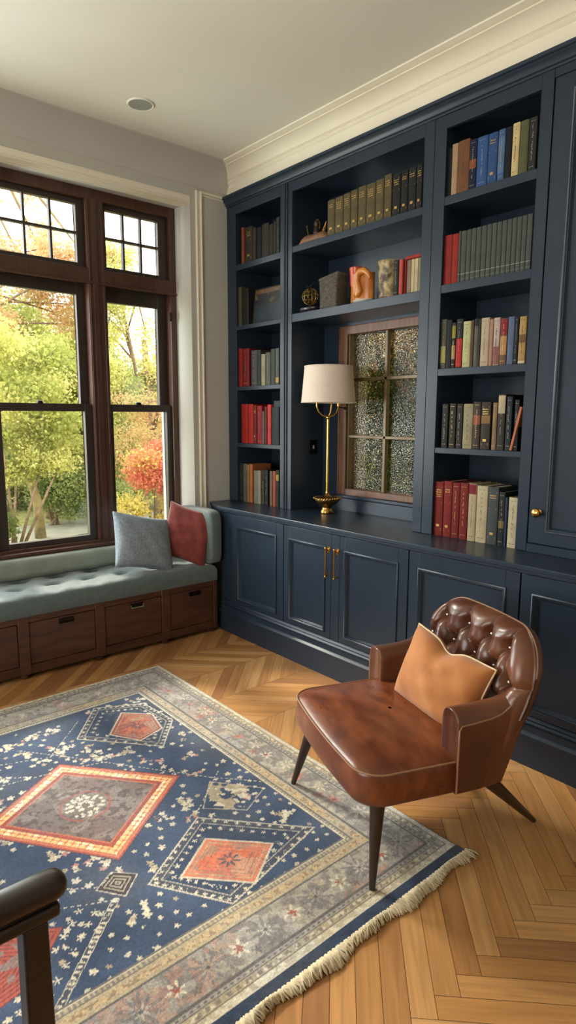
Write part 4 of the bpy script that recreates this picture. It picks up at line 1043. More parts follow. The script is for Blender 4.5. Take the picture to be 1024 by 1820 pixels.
# small ones
D = poly_d([(.777, 1.80), (.837, 1.74), (.767, 1.678), (.709, 1.757)]); mixc(D > -.004, ivory, .8); mixc(D > 0, L3((70, 58, 62))); mixc((D > .006)*(np.mod(D, .012) < .005), tan); 
D = poly_d([(1.316,2.036),(1.461,1.852),(1.32,1.778),(1.194,1.897)]); mixc((D > 0) & (D < .004), ivory, .6); mixc((D > .004)*(n4 > .5)*(n2 > .4), tan, .9); mixc((D > .02)*(n5 > .62), ivory, .9)
# drawn lines
for pts in ([(.501,1.876),(.639,1.821),(.721,1.761),(.782,1.80)], [(.735,2.861),(.941,2.595),(1.337,2.054),(1.503,1.868)], [(1.162,1.888),(1.387,2.075)], [(.693,2.715),(.884,2.643),(1.114,2.892)], [(.545,1.78),(.727,1.685)], [(.30,2.62),(.90,2.50),(1.05,2.45)], [(.35,2.80),(.75,2.55)]):
    line(pts, .0022, ivory, dots=.02)
d, t = seg_d((.734, 1.679), (.434, 1.405)); mixc((d < .011), dk, .6); mixc((d > .009) & (d < .0115), ivory, .8); mixc((d < .008)*(np.mod(t, .017) < .009)*(n3 > .3), ivory, .9)
for i in range(2):
    for k in range(9):
        flower(.66-.035*k+(.035 if i else 0)-.03, 1.69-.032*k-(.036 if i else 0)+.02, .011, ivory, 5, ph=k+i, wob=.5)
    
# borders: mitred by distance to the nearest edge
E = np.minimum(np.minimum(RX1-GX, GY-(RY0+.042)), RY1-GY); E = np.minimum(E, GX-RX0)
along = np.where((RX1-GX) <= np.minimum(GY-(RY0+.042), RY1-GY), GY, GX)
B = E < .282
C[B] = (tan*(.85+.3*n2[..., None]))[B]
def band_(a, b, col, al=1.0, extra=None):
    m = (E >= a) & (E < b)
    if extra is not None: m = m & extra
    mixc(m, col, al)
band_(-1, .022, ivory); band_(.002, .022, tan, .7, n5 > .5)
band_(.022, .026, dk, .8); band_(.026, .046, tan); band_(.029, .043, L3((120, 112, 104)), .8, (np.sin(along*190+6*n4) > .1)); band_(.029, .043, ivory, .7, (n3 > .66))
band_(.046, .050, dk, .8); band_(.050, .066, grey); band_(.053, .063, L3((92, 94, 104)), .8, np.sin(along*300) > 0)
band_(.066, .075, dk, .85)
band_(.075, .205, grey); band_(.075, .205, L3((154, 148, 138)), .8, n1 > .55); band_(.075, .205, L3((128, 120, 114)), .7, n4 > .6)
band_(.075, .205, L3((176, 166, 150)), .6, n5 > .62); band_(.075, .205, L3((104, 98, 98)), .55, (n2 > .62)); band_(.075, .205, L3((166, 122, 106)), .5, (n1 > .62) & (n5 > .45))
band_(.205, .213, dk, .85); band_(.213, .254, tan); band_(.222, .245, L3((196, 168, 128)), .7, np.abs(np.sin(along*62+3*n4)) > .45); band_(.222, .245, L3((120, 100, 84)), .7, (n3 > .6))
band_(.254, .259, dk, .8); band_(.259, .270, L3((120, 116, 112)), .9, np.sin(along*420) > 0); band_(.270, .276, ivory, .8); band_(.276, .282, dk, .8)
# border blossoms
for k in range(9):
    y = 1.40+.215*k; x = RX1-.14
    if y < 3.1:
        flower(x, y, .05, L3((124, 118, 116)), 9, core=None, wob=.5, a=.75); flower(x, y, .026, rs.choice([pink, salmon, ivory]), 6, core=red, wob=.5, a=.8)
        flower(x+.02, y+.1, .03, ivory, 7, core=grey, wob=.6, a=.6); flower(x-.025, y+.06, .018, red if k % 2 else tan, 5, wob=.5, a=.7)
for k in range(13):
    x = 1.62-.2*k; y = RY0+.042+.14
    flower(x, y, .045, L3((106, 104, 108)), 10, wob=.55, a=.7); flower(x-.1, y-.004, .024, ivory, 6, wob=.55, a=.9); flower(x-.1, y-.004, .013, red, 5, wob=.3, a=.95)
    flower(x, y, .02, rs.choice([tan, ivory]), 7, core=dk, wob=.5, a=.6); flower(x+.05, y+.035, .014, tan, 5, a=.6); flower(x-.06, y-.04, .013, dk, 5, a=.6)
    flower(x, RY1-.14, .045, L3((170, 160, 140)), 9, core=grey, wob=.6, a=.7); flower(x-.1, RY1-.14, .022, ivory, 6, wob=.55, a=.7)
m = (GY < RY0+.042); C[m] = (navy2*(.75+.3*n2[..., None]))[m]
m = (GX > RX1-.016)*(GY > RY0+.05); C[m > 0] = (ivory*(.8+.25*np.sign(np.sin(GY[..., None]*700))*.4+.1))[m > 0]
# worn, faded pile
C *= (.86+.28*n3[..., None])
fade = np.clip((vnoise(GX, GY, 4, 9)-.5)*1.2, 0, .35)[..., None]
C = C*(1-fade)+(C.mean(axis=2, keepdims=True)*1.15)*fade
nx, ny = GX.shape
Z = .0115+.0006*(n3-.5)
Z = Z+.0035*np.exp(-((GY-RY0)/.05)**2)*(.5+.5*np.sin(GX*11))
top = np.stack([GX, GY, Z], -1).reshape(-1, 3)
idx = np.arange(nx*ny).reshape(nx, ny)
q = np.stack([idx[:-1, :-1], idx[1:, :-1], idx[1:, 1:], idx[:-1, 1:]], -1).reshape(-1, 4)
border = np.concatenate([idx[:, 0], idx[-1, 1:], idx[::-1, -1][1:], idx[0, ::-1][1:-1]])
low = top[border].copy(); low[:, 2] = .0008; base = nx*ny; nb_ = len(border)
lb = base+np.arange(nb_)
side = np.stack([border, lb, np.roll(lb, -1), np.roll(border, -1)], -1)
V = np.concatenate([top, low]); Fq = np.concatenate([q, side]).astype(np.int32)
me = bpy.data.meshes.new('pile'); me.vertices.add(len(V)); me.vertices.foreach_set('co', V.astype(np.float32).ravel())
me.loops.add(Fq.size); me.loops.foreach_set('vertex_index', Fq.ravel()); me.polygons.add(len(Fq))
me.polygons.foreach_set('loop_start', np.arange(0, Fq.size, 4, dtype=np.int32)); me.update(); me.validate()
ca = me.color_attributes.new('pattern', 'FLOAT_COLOR', 'POINT')
cc = np.ones((len(V), 4), dtype=np.float32); cc[:nx*ny, :3] = np.clip(C, 0, 1).reshape(-1, 3); cc[nx*ny:, :3] = .2
ca.data.foreach_set('color', cc.ravel()); me.materials.append(M['rug'])
rug = tag(empty('area_rug', (.5, 2.18, 0)), 'large faded navy oriental rug with red medallions and a grey floral border', 'rug')
o = bpy.data.objects.new('pile', me); COL.objects.link(o); o.parent = rug; o.location = (-.5, -2.18, 0)
# fringe along the near edge: loose twisted cotton strands
mb = MB(); rs = random.Random(4); x = RX0
while x < RX1+.012:
    a = .5*math.sin(x*9)+.35*math.sin(x*23+1); ln = .036+.010*math.sin(x*17+2)+.005*math.sin(x*41)+rs.uniform(-.004, .004)
    rz = .0036; p = []
    dx = .012*a+rs.uniform(-.007, .007)
    if x > RX1-.03: dx += .03*rs.random(); ln *= rs.uniform(.4, 1)
    for i in range(7):
        t = i/6; p.append((x+dx*t*t+.003*math.sin(7*t+x*190), RY0+.004-ln*t+.002*math.sin(x*600+5*t), .0035+.009*(1-t)+.010*math.sin(PI*t)*(1+.5*math.sin(x*31))))
    p[-1] = (p[-1][0], p[-1][1], .0042)
    mb.tube(p, [.0017, .0021, .0024, .0026, .0026, .0024, .0016], 5)
    x += rs.uniform(.0013, .0026)
fo_ = mb.build('fringe', M['fringe'], rug, smooth=True, angle=180); fo_['kind'] = 'stuff'

# ------------------------------------------------------------------ leather armchair (local frame: -Y faces the front)
ch = tag(empty('leather_armchair', (1.4735, 1.498, 0), math.radians(-111.7)), 'brown leather button-back armchair on tapered dark legs at the rug edge', 'armchair')
def rloop(x0, x1, y0, y1, rf, rb, bow=.018, n=10):
    P = []
    for (cx, cy, r, a0) in ((x1-rb, y1-rb, rb, 0), (x0+rb, y1-rb, rb, 90), (x0+rf, y0+rf, rf, 180), (x1-rf, y0+rf, rf, 270)):
        for i in range(n+1):
            a = math.radians(a0+90*i/n); P.append([cx+r*math.cos(a), cy+r*math.sin(a)])
        if a0 == 180:
            for i in range(1, 12): P.append([x0+rf+(x1-x0-2*rf)*i/12, y0])
        if a0 == 0:
            for i in range(1, 12): P.append([x1-rb-(x1-x0-2*rb)*i/12, y1])
    xm = (x0+x1)/2; hw = (x1-x0)/2
    return [(p[0], p[1]-bow*(1-((p[0]-xm)/hw)**2)*max(0, 1-(p[1]-y0)/.2)) for p in P]
SX0, SX1, SY0, SY1 = -.335, .335, -.022, .50
P = []
for ins, z in ((.06, .292), (.016, .293), (.006, .298), (.001, .310), (0, .33), (.001, .375), (.002, .395), (.006, .406)):
    lp_ = rloop(SX0+ins, SX1-ins, SY0+ins, SY1-ins, .085-ins*.5, .03); P.append([(x, y, z) for x, y in lp_]+[(lp_[0][0], lp_[0][1], z)])
mb = MB(); mb.grid(P); lo = P[0][:-1]; mb.add(lo, [tuple(range(len(lo)))])
lp_ = rloop(SX0+.006, SX1-.006, SY0+.006, SY1-.006, .082, .03); cx, cy = 0, .24; P = []
for s in (1, .985, .955, .91, .84, .75, .62, .48, .32, .16, .02):
    row = []
    for x, y in lp_+[lp_[0]]:
        X_, Y_ = cx+(x-cx)*s, cy+(y-cy)*s
        z = .406+.038*(1-s**2.6)**.75+.0025*math.sin(14*X_+9*Y_)*(1-s)+.002*math.sin(31*Y_-12*X_)*(1-s)
        row.append((X_, Y_, z))
    P.append(row)
mb.grid(P)
seat = mb.build('seat', M['leather'], ch, smooth=True, angle=180, local=True)
for z, ins, r in ((.4065, .0015, .0033),):
    lp_ = rloop(SX0+ins, SX1-ins, SY0+ins, SY1-ins, .085, .03)
    MB().tube([(x, y, z) for x, y in lp_], r, 8, closed=True).build('piping', M['piping'], seat, smooth=True, local=True)
# arms
for sgn in (1, -1):
    yf0, ztop = (.292, .578) if sgn > 0 else (.335, .556); P = []
    secs = [(yf0+.012, .55), (yf0+.003, .80), (yf0, .92), (yf0+.002, .975), (yf0+.010, 1.0), (.36, 1.0), (.42, 1.0), (.47, 1.0), (.51, 1.0), (.55, 1.0), (.585, 1)]
    for (y, s) in secs:
        u = (y-yf0)/.3; zt_ = ztop+.010*u+max(0, (y-.45))**1.6*1.1
        xi, xo = .258, (.356 if sgn > 0 else .366)-.015*max(0, u)**2
        cxm, czm = (xi+xo)/2, (.303+zt_)/2
        hwx, hz = (xo-xi)/2, (zt_-.303)/2
        row = []
        r = .046
        rb_ = .012
        for (sx_, sz_, rad, a0) in ((1, 1, r, 0), (-1, 1, r, 90), (-1, -1, rb_, 180), (1, -1, rb_, 270)):
            for i in range(9):
                a = math.radians(a0+90*i/8)
                X_ = cxm+sx_*(hwx-rad)+rad*math.cos(a); Z_ = czm+sz_*(hz-rad)+rad*math.sin(a)
                Zq = czm+(Z_-czm)*(1-(1-s)*.25); yr_ = min(.585, .472+.42*(Zq-.30)); row.append((sgn*(cxm+(X_-cxm)*s), yf0+(y-yf0)*(yr_-yf0)/(.585-yf0), Zq))
        row.append(row[0]); P.append(row)
    mb = MB(); mb.grid(P); f0 = P[0][:-1]; mb.add(f0, [tuple(range(len(f0)))]); f0 = P[-1][:-1]; mb.add(f0, [tuple(range(len(f0)))])
    # low ripples on the roll come from the material
    ar = mb.build('armrest', M['leather2'], ch, smooth=True, angle=60, local=True)
    dz = ztop-.555; pts = [(sgn*.3655, yf0+.004, .31), (sgn*.3665, yf0+.003, .42), (sgn*.3665, yf0+.004, .500+dz), (sgn*.3665, yf0+.012, .515+dz), (sgn*.366, yf0+.06, .518+dz), (sgn*.364, .42, .523+dz), (sgn*.361, .46, .532+dz), (sgn*.357, .49, .548+dz)]
    pts = [(x-(.010 if sgn > 0 else 0), yf0+(y-yf0)*(min(.585, .472+.42*(z-.30))-yf0)/(.585-yf0), z) for x, y, z in pts]
    MB().tube(pts, .0032, 8).build('piping', M['piping'], ar, smooth=True, local=True)
# back
XC, HW, ZB, ZT, RC, TH = .060, .302, .303, .797, .150, .112
BTN1 = [(-.145, .724), (-.018, .728), (.112, .730), (.232, .722)]; BTN2 = [(-.20, .640), (-.080, .645), (.045, .638), (.165, .634), (.272, .618)]; BTN3 = [(-.015, .550), (.112, .550), (-.145, .550), (.225, .540)]
def yrear(z): return np.interp(z, [.28, .36, .42, .50, .58, .66, .74, .84], [.487, .532, .564, .606, .640, .663, .678, .692])
def yfront(z): return yrear(z)-.112
ninx, ninz = 150, 150
tt = np.linspace(0, 1, ninz+1)**.85; ss = np.sin(np.linspace(-1, 1, ninx+1)*PI/2)*.65+np.linspace(-1, 1, ninx+1)*.35
Zg = ZB+(ZT-ZB)*(1-(1-np.linspace(0, 1, ninz+1))**1.0)
Zg = ZB+(ZT-ZB)*np.sin(np.linspace(0, 1, ninz+1)*PI/2)
def halfw(z):
    k = np.clip((z-(ZT-RC))/RC, 0, 1); base = HW-.028*np.clip((.56-z)/.28, 0, 1)
    return base-RC+RC*np.sqrt(np.maximum(0, 1-k*k))
SS, ZZ = np.meshgrid(ss, Zg, indexing='ij'); XX = SS*halfw(ZZ)
# distance to the outline
qx = np.abs(XX)-(HW-.028*np.clip((.56-ZZ)/.28, 0, 1)-RC); qz = ZZ-(ZT-RC)
dist = np.where((qx > 0) & (qz > 0), RC-np.hypot(np.maximum(qx, 0), np.maximum(qz, 0)), np.minimum(RC-qx, RC-qz))
dist = np.minimum(dist, (ZZ-ZB)+.02); dist = np.maximum(dist, 0)
rr_ = TH/2; qd = np.clip(dist/rr_, 0, 1); rnd = rr_*(1-np.sqrt(np.maximum(0, 1-(1-qd)**2)))
XW = XX+XC
dep = np.zeros_like(XW); fade = np.clip((dist-.0)/.03, 0, 1)
segs = []
for bx, bz in BTN1:
    segs.append(((bx, bz), (bx+(bx-XC)*.12, ZT+.02)))
def near(A, Bn, mx):
    for a in A:
        for b in Bn:
            if abs(a[0]-b[0]) < mx: segs.append((a, b))
near(BTN1, BTN2, .085); near(BTN2, BTN3, .085)
segs.append((BTN2[-1], (XC+HW+.02, .63))); segs.append((BTN2[0], (XC-HW-.02, .63)))
dmin = np.full(XW.shape, 9.0); tmin = np.zeros_like(XW)
for (p, q) in segs:
    dx, dy = q[0]-p[0], q[1]-p[1]; t = np.clip(((XW-p[0])*dx+(ZZ-p[1])*dy)/(dx*dx+dy*dy), 0, 1)
    bend = .010*np.sin(PI*t)
    d = np.hypot(XW-p[0]-t*dx+bend*.3, ZZ-p[1]-t*dy+bend*.3); dmin = np.minimum(dmin, d)
bmin = np.full(XW.shape, 9.0)
for b in BTN1+BTN2+BTN3: bmin = np.minimum(bmin, np.hypot(XW-b[0], ZZ-b[1]))
low = np.clip((ZZ-.50)/.05, 0, 1)
dep += .030*np.exp(-(bmin/.022)**2)+.016*np.exp(-(bmin/.045)**2)
dep += (.013*np.exp(-(dmin/.0055)**2)+.012*np.exp(-(dmin/.02)**2))
dep *= low
edgefall = np.clip(dist/.05, 0, 1)**.5
YFR = yfront(ZZ)-.42*(XW-XC)**2+rnd-.016*edgefall*low+dep*np.clip(.35+edgefall, 0, 1)
YRR = yfront(ZZ)-.42*(XW-XC)**2+TH-rnd
mb = MB()
mb.grid([[(XW[i, j], YFR[i, j], ZZ[i, j]) for j in range(ninz+1)] for i in range(ninx+1)])
mb.grid([[(XW[i, j], YRR[i, j], ZZ[i, j]) for j in range(ninz+1)] for i in range(ninx+1)])
for i in (0, ninx): mb.grid([[(XW[i, j], YFR[i, j], ZZ[i, j]) for j in range(ninz+1)], [(XW[i, j], YRR[i, j], ZZ[i, j]) for j in range(ninz+1)]])
mb.grid([[(XW[i, 0], YFR[i, 0], ZZ[i, 0]) for i in range(ninx+1)], [(XW[i, 0], YRR[i, 0], ZZ[i, 0]) for i in range(ninx+1)]])
back = mb.build('backrest', M['leather2'], ch, smooth=True, angle=180, local=True)
for (bx, bz) in BTN1+BTN2+BTN3:
    yb_ = yfront(bz)-.42*(bx-XC)**2-.016+.040
    MB().sphere((bx, yb_-.004, bz), .0068, 6, .9).build('button', M['button'], back, smooth=True, local=True)
pts = []
for i in range(40):
    t = i/39
    z = .66+(ZT-.66)*math.sin(min(t*1.25, 1)*PI/2)
    hw_ = float(halfw(np.array(z)))
    if t*1.25 > 1: hw_ = (HW-RC)*(1-(t*1.25-1)/.25)
    pts.append((XC+hw_+.001, yfront(z)-.42*hw_**2+TH*.5+.004, z+.001))
pts += [(2*XC-x, y, z) for (x, y, z) in pts[::-1][1:]]
MB().tube(pts, .003, 6).build('piping', M['piping'], back, smooth=True, local=True)
# seat rail and legs
MB().box(-.27, .27, .05, .44, .282, .306).build('seat_frame', M['chairleg'], ch, local=True, bevel=.004)
for (tx, ty, fx, fy, zf) in ((-.262, .045, -.317, -.022, .0125), (.278, .055, .317, .023, .0125), (.285, .455, .180, .764, .0005), (-.235, .43, -.235, .72, .0005)):
    pts = [(fx+(tx-fx)*t, fy+(ty-fy)*t, zf+(.296-zf)*t) for t in (0, .02, .5, 1)]
    MB().tube(pts, [.0095, .0105, .0180, .0260], 16).build('leg', M['chairleg'], ch, smooth=True, local=True)
# caramel velvet cushion
Mx = ch.matrix_basis if False else (Matrix.Translation((1.4735, 1.498, 0)) @ Matrix.Rotation(math.radians(-111.7), 4, 'Z'))
PM = Mx @ M4((.048, .422, .545), rx=R(-18), ry=R(7), rz=R(12))
cu = tag(empty('velvet_cushion', tuple(PM.translation)), 'caramel velvet cushion with cream piping on the brown leather armchair', 'cushion')
PWd, PHt = .40, .285
pillow('cushion_body', PWd, PHt, .15, M['tanvelvet'], PM, cu, corner=.07, seed=3, wr=.005, dent=(-.05, 1.0, .25, .032))
def edgept(u, v):
    x = u*PWd/2*(1-.07*(1-abs(v)**2)*abs(u)**3); z = v*PHt/2*(1-.07*(1-abs(u)**2)*abs(v)**3)
    z -= .032*.9*math.exp(-((u+.05)**2/(.25*.25)))*max(0, v)**2
    return PM @ V3((x, 0, z))
loop = [edgept(-1+2*i/30, 1) for i in range(30)]+[edgept(1, 1-2*i/30) for i in range(30)]+[edgept(1-2*i/30, -1) for i in range(30)]+[edgept(-1, -1+2*i/30) for i in range(30)]
MB().tube(loop, .0035, 8, closed=True).build('piping', M['creampipe'], cu, smooth=True)

# ------------------------------------------------------------------ dark wooden armchair, bottom left corner
wc = tag(empty('wooden_armchair', (.03, .82, 0)), 'dark wooden armchair in the lower left corner, its rounded arm and front post showing', 'armchair')
for y in (1.068, .53):
    P = []; x1_ = .372
    for (x, s) in [(x1_, .30), (x1_-.004, .62), (x1_-.012, .86), (x1_-.026, 1), (x1_-.06, 1.0), (.15, .98), (-.05, .92), (-.28, .86)]:
        row = []
        for k in range(25):
            a = 2*PI*k/24; ca_, sa_ = math.cos(a), math.sin(a)
            sq = lambda c: math.copysign(abs(c)**.75, c)
            row.append((x, y+.029*s*sq(ca_), .648+.004*s+.024*s*sq(sa_)))
        P.append(row)
    mb = MB(); mb.grid(P); mb.add(P[0][:-1], [tuple(range(24))]); mb.add(P[-1][:-1], [tuple(range(24))])
    a_ = mb.build('arm', M['armwood'], wc, smooth=True, angle=60)
    MB().box(-.28, x1_-.018, y-.0235, y+.0235, .598, .6245).build('arm_rail', M['armwood'], a_, bevel=.008, seg=4)
    MB().prism([(.292, 0.0005), (.326, 0.0005), (.334, .3), (.330, .60), (.286, .60), (.284, .3)], 1, y-.022, y+.022).build('leg', M['armwood'], wc, bevel=.004) if y > 1 else \
        MB().prism([(.292, 0.0005), (.326, 0.0005), (.334, .3), (.330, .60), (.286, .60), (.284, .3)], 1, y-.022, y+.022).build('leg', M['armwood'], wc, bevel=.004)
    MB().prism([(-.30, 0.0005), (-.268, 0.0005), (-.262, .42), (-.31, .95), (-.345, .95), (-.30, .42)], 1, y-.02, y+.02).build('leg', M['armwood'], wc, bevel=.004)
MB().box(-.28, .20, .55, .99, .33, .37).build('seat_rail', M['armwood'], wc, bevel=.004)
MB().box(-.26, .19, .56, .98, .3705, .42).build('seat', M['cushion'], wc, bevel=.02, seg=4)
MB().prism([(-.30, .52), (-.275, .52), (-.31, .93), (-.335, .93)], 1, .55, 1.05).build('backrest', M['armwood'], wc, bevel=.006)
# ------------------------------------------------------------------ light levels
WORLD = 4.2
EXPO = 0.16
AREAS = [
 # added fill lights: outside the unseen bays; tilted up outside the added left window
 ('added_bay_fill', (.2, 4.75, 1.9), (R(-90), 0, 0), 1.5, 2.2, 165, (.90, .96, 1.0)),
 ('added_left_fill', (-2.75, 1.4, 1.0), (0, R(-124), 0), 1.6, 2.3, 70, (1.0, .93, .80)),
]
SUN = (6.0, 9, (1, .93, .80), (.10, -1, -.74))
# ------------------------------------------------------------------ garden
ZG = -.35
gm = MB().box(-14, 24, YW+.5, 34, ZG-.2, ZG).box(XR+.25, 24, -8, YW+.5, ZG-.2, ZG)
structure(gm.build('ground', M['grass']))
P = []
for i in range(25):
    t = i/24; x = 1.2+8*t; y = 9.3+.5*math.sin(t*5)+1.4*t
    P.append([(x, y-.62-.2*math.sin(t*7), ZG+.012), (x, y+.62, ZG+.012)])
structure(MB().grid(P).build('path', M['path']))
def leaves(name, m, clumps, n, size, parent, seed, hue=(0, 1), flat=.0):
    """leaf cards scattered through ellipsoid clumps [(cx,cy,cz,rx,ry,rz)]"""
    r = np.random.default_rng(seed); k = len(clumps); cl = np.array(clumps)
    vol = (cl[:, 3]*cl[:, 4]*cl[:, 5])**.8; pick = r.choice(k, n, p=vol/vol.sum())
    d = r.normal(size=(n, 3)); d /= np.linalg.norm(d, axis=1, keepdims=True)
    rad = r.random(n)**.45
    c = cl[pick, :3]+d*rad[:, None]*cl[pick, 3:]*(1+.18*r.normal(size=(n, 1)))
    a = r.normal(size=(n, 3)); a /= np.linalg.norm(a, axis=1, keepdims=True)
    b = np.cross(a, r.normal(size=(n, 3))); b /= np.linalg.norm(b, axis=1, keepdims=True)
    s = size*(.6+.8*r.random((n, 1)))
    V = np.stack([c-a*s*.5, c+b*s*.32, c+a*s*.5, c-b*s*.32], 1).reshape(-1, 3)
    me = bpy.data.meshes.new(name); me.vertices.add(4*n); me.vertices.foreach_set('co', (V-np.array(parent.location)).astype(np.float32).ravel())
    me.loops.add(4*n); me.loops.foreach_set('vertex_index', np.arange(4*n, dtype=np.int32)); me.polygons.add(n)
    me.polygons.foreach_set('loop_start', np.arange(0, 4*n, 4, dtype=np.int32)); me.update(); me.validate()
    ch_ = r.random(k)
    h = np.clip(hue[0]+(hue[1]-hue[0])*(.55*ch_[pick]+.45*r.random(n)), 0, 1)
    at = me.attributes.new('hue', 'FLOAT', 'POINT'); at.data.foreach_set('value', np.repeat(h, 4).astype(np.float32))
    me.materials.append(m); o = bpy.data.objects.new(name, me); COL.objects.link(o); o.parent = parent
    return o
LG = leaf_mat('yellow_green_leaves', (142, 154, 84), (190, 194, 112), (228, 218, 150))  # greens paled so the colour carries the haze outdoors
LD = leaf_mat('mid_green_leaves', (112, 130, 84), (150, 164, 104), (194, 194, 130))  # haze put into the leaf colour here too
LO = leaf_mat('orange_autumn_leaves', (206, 152, 112), (220, 180, 138), (196, 190, 128))
LR = leaf_mat('red_and_yellow_maple_leaves', (204, 88, 84), (218, 138, 116), (206, 200, 112))
LK = leaf_mat('dark_shade_green_leaves', (70, 90, 54), (110, 124, 76), (148, 152, 98))  # dark greens: the bush's own, and shade put in for the niche trees
def trunk(name, pts, r0, r1, m, parent):
    n_ = len(pts); return MB().tube(pts, [r0+(r1-r0)*i/(n_-1) for i in range(n_)], 12).build(name, m, parent, smooth=True, angle=180)
def tree(label, x, y, h, tr, lean, clumps, n, size, lm, bm_, seed, group='garden trees beyond the window', hue=(0, 1), branches=5, cat='tree'):
    t = tag(empty('tree', (x, y, ZG)), label, cat, group)
    top = (x+lean[0], y+lean[1], ZG+h)
    pts = [(x, y, ZG), (x+lean[0]*.15+.03, y, ZG+h*.25), (x+lean[0]*.5, y+lean[1]*.4, ZG+h*.55), top]
    tk = trunk('trunk', pts, tr, tr*.35, bm_, t)
    r = random.Random(seed)
    for k in range(branches):
        f = r.uniform(.6, .95); q = V3(pts[0]).lerp(V3(top), f); c = V3(clumps[k % len(clumps)][:3])
        mid = q.lerp(c, .5)+V3((r.uniform(-.2, .2), r.uniform(-.2, .2), r.uniform(0, .35)))
        trunk('branch', [tuple(q), tuple(mid), tuple(c)], tr*.35, .012, bm_, t)
    leaves('crown', lm, clumps, n, size, t, seed, hue)
    return t
rs = random.Random(77)
def cl(x, y, z, sx_, sy_, sz_, n, r):
    return [(x+rs.uniform(-sx_, sx_), y+rs.uniform(-sy_, sy_), z+rs.uniform(-sz_, sz_), r*rs.uniform(.6, 1.2), r*rs.uniform(.6, 1.2), r*rs.uniform(.5, 1)) for _ in range(n)]
tree('pale leaning tree trunk by the path, seen low in the left window pane', 3.25, 9.6, 2.3, .085, (-.35, .2), cl(2.9, 9.4, 1.9, .9, .35, .9, 26, .42), 18000, 0.058, LG, M['paleb'], 1)
tree('dark slim tree trunk beyond the path, left of the centre mullion', 4.05, 11.4, 2.4, .08, (.35, 0), cl(4.1, 10.9, 1.8, 1.0, .3, .95, 26, .45), 18000, 0.061, LG, M['bark'], 2)
tree('grey tree trunk just right of the dark slim one beyond the path', 4.75, 11.9, 2.4, .10, (-.45, .1), cl(4.7, 11.4, 1.6, .9, .3, .9, 24, .45), 18000, 0.061, LD, M['bark'], 3)
tree('autumn tree with bare spreading branches and orange leaves, high in the left window', 3.3, 12.8, 4.8, .09, (-.8, 0), cl(3.9, 12.6, 3.9, 1.9, .6, .8, 30, .42), 22000, 0.051, LO, M['bark'], 4, branches=14)
tree('broad yellow-green tree filling the left window behind the trunks', 5.3, 15.5, 4.4, .2, (.2, 0), cl(5.2, 15.2, 2.2, 2.2, .8, 1.5, 26, .9), 48000, 0.075, LG, M['bark'], 5)
tree('mid-green tree beyond the garden, leftmost of the background trees', 2.6, 14.5, 4.4, .2, (.1, 0), cl(2.9, 14.4, 2.1, 1.8, .8, 1.5, 22, .85), 40000, 0.075, LD, M['bark'], 6)
tree('golden tree standing behind the maple in the right window', 7.4, 13.6, 3.6, .18, (-.2, 0), cl(7.2, 13.4, 1.9, 1.5, .7, 1.2, 24, .7), 40000, 0.068, LG, M['bark'], 7, hue=(.3, 1.1))
tree('thin grey-leaved autumn tree behind the maple shrub in the right window', 5.4, 9.9, 2.3, .07, (-.1, 0), cl(5.3, 9.8, 1.3, .8, .4, .6, 20, .4), 8400, 0.041, LO, M['bark'], 8, hue=(.3, 1))
tree('loose green tree with sky showing through, high in the right window', 6.6, 12.0, 5.0, .06, (-.9, 0), cl(5.5, 11.8, 3.7, .9, .5, .9, 18, .36), 9000, 0.048, LG, M['bark'], 9, branches=12)
tree('tall pinkish trunk behind the upper left window panes', 3.95, 15.8, 11, .2, (.1, 0), cl(4.6, 15.6, 6.0, 2.6, .6, 1.2, 20, .5), 12000, 0.068, LO, M['paleb'], 10, branches=9)
tree('green tree at the far right of the garden behind the golden one', 9.8, 15.5, 5.2, .2, (0, 0), cl(9.3, 15.3, 2.5, 2.0, .8, 1.9, 22, .9), 36000, 0.082, LD, M['bark'], 11)
# shrubs
def shrub(label, x, y, clumps, n, size, lm, seed, hue=(0, 1), group='shrubs beyond the window'):
    t = tag(empty('shrub', (x, y, ZG)), label, 'shrub', group)
    for k in range(4):
        c = clumps[k % len(clumps)]; trunk('stem', [(x+.05*k, y, ZG), (c[0], c[1], c[2])], .025, .01, M['bark'], t)
    leaves('foliage', lm, clumps, n, size, t, seed, hue); return t
shrub('red and yellow maple shrub low in the right window', 4.15, 7.7, cl(4.15, 7.7, .80, .35, .25, .30, 8, .26), 7200, 0.042, LR, 21, hue=(0, 1.0))
shrub('yellow-green shrub below the red maple in the right window', 4.0, 7.3, cl(3.95, 7.3, .22, .4, .25, .25, 8, .26), 7200, 0.039, LR, 22, hue=(.7, 1.1))
shrub('dark green bush beside the path left of the centre mullion', 4.35, 9.2, cl(4.4, 9.3, .15, .3, .3, .3, 8, .28), 8400, 0.041, LD, 23)
shrub('dark green bush at the left edge of the lower window', 2.35, 9.0, cl(2.3, 9.0, .0, .35, .3, .25, 8, .26), 7200, 0.041, LK, 24)
shrub('green hedge beyond the path behind the tree trunks', 3.6, 13.0, cl(4.2, 13.0, .45, 2.4, .4, .5, 26, .6), 32000, 0.061, LD, 25)
shrub('low golden hedge at the right behind the maple shrub', 6.5, 11.0, cl(6.3, 11.2, .5, 1.1, .4, .6, 16, .55), 20000, 0.054, LG, 26)
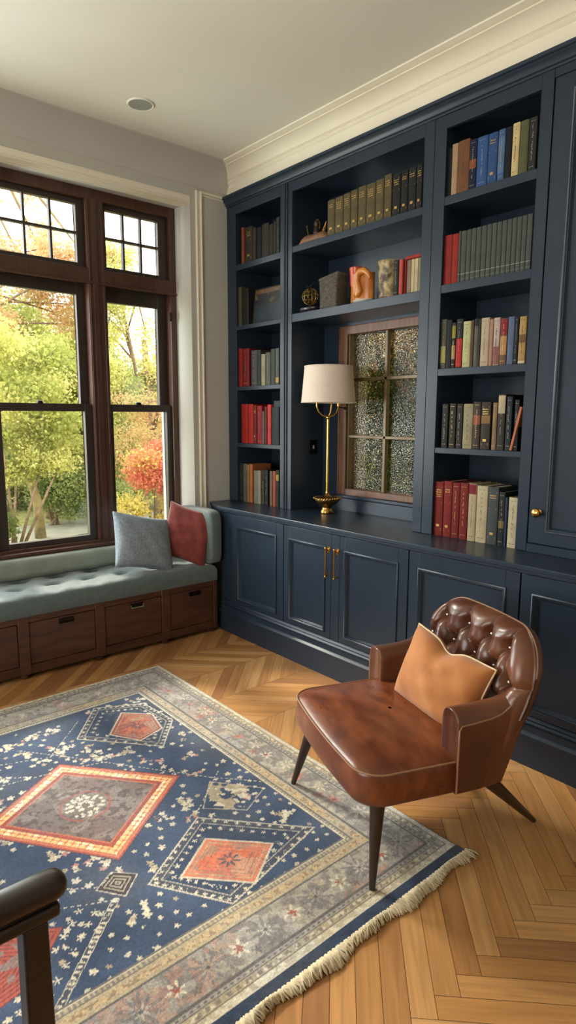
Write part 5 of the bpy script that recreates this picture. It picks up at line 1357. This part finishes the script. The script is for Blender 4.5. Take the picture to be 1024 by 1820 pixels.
shrub('grey-green shrub between the tree trunks behind the path', 3.75, 10.6, cl(3.95, 10.5, .45, .75, .3, .45, 14, .34), 12000, .05, LD, 27)
shrub('loose pale shrub hanging over the leaning trunk in the left window', 2.7, 9.15, cl(2.95, 9.2, .95, .55, .2, .35, 12, .26), 7000, .045, LG, 28)
# trees seen through the niche window
for i, (x, y, z, n) in enumerate(((6.4, 5.0, 1.0, 0), (7.6, 6.6, 2.6, 1), (7.2, 4.2, 2.4, 2))):
    tree(['shaded green tree low behind the niche window panes', 'tall shaded tree behind the upper niche window panes', 'shaded tree at the right behind the niche window'][i], x, y, 3.2, .14, (.1, 0),
         cl(x, y, z, 1.1, 1.3, 1.1, 34, .7), 22000, 0.054, LK if i != 1 else LO, M['bark'], 31+i, group='trees behind the niche window', hue=(0, .7) if i != 1 else (.5, 1))

# ------------------------------------------------------------------ light
wd = bpy.data.worlds.new('World'); SC.world = wd; wd.use_nodes = True
bg = wd.node_tree.nodes['Background']; bg.inputs[0].default_value = (1.0, .985, .95, 1); bg.inputs[1].default_value = WORLD
def area(name, loc, rot, sx, sy, e, col):
    l = bpy.data.lights.new(name, 'AREA'); l.shape = 'RECTANGLE'; l.size = sx; l.size_y = sy; l.energy = e; l.color = col
    o = bpy.data.objects.new(name, l); COL.objects.link(o); o.location = loc; o.rotation_euler = rot; return o
for a in AREAS: area(*a)
s = bpy.data.lights.new('sun', 'SUN'); s.energy = SUN[0]; s.angle = math.radians(SUN[1]); s.color = SUN[2]
so = bpy.data.objects.new('sun', s); COL.objects.link(so); so.rotation_euler = V3(SUN[3]).to_track_quat('-Z', 'Y').to_euler()
SC.view_settings.view_transform = 'Standard'; SC.view_settings.look = 'None'; SC.view_settings.gamma = 1; SC.view_settings.exposure = EXPO
SC.view_settings.use_curve_mapping = False
SC.cycles.use_denoising = True
SC.cycles.max_bounces = 8; SC.cycles.diffuse_bounces = 4; SC.cycles.glossy_bounces = 3; SC.cycles.transparent_max_bounces = 12; SC.cycles.transmission_bounces = 4
SC.cycles.caustics_reflective = False; SC.cycles.caustics_refractive = False
SC.cycles.sample_clamp_indirect = 6
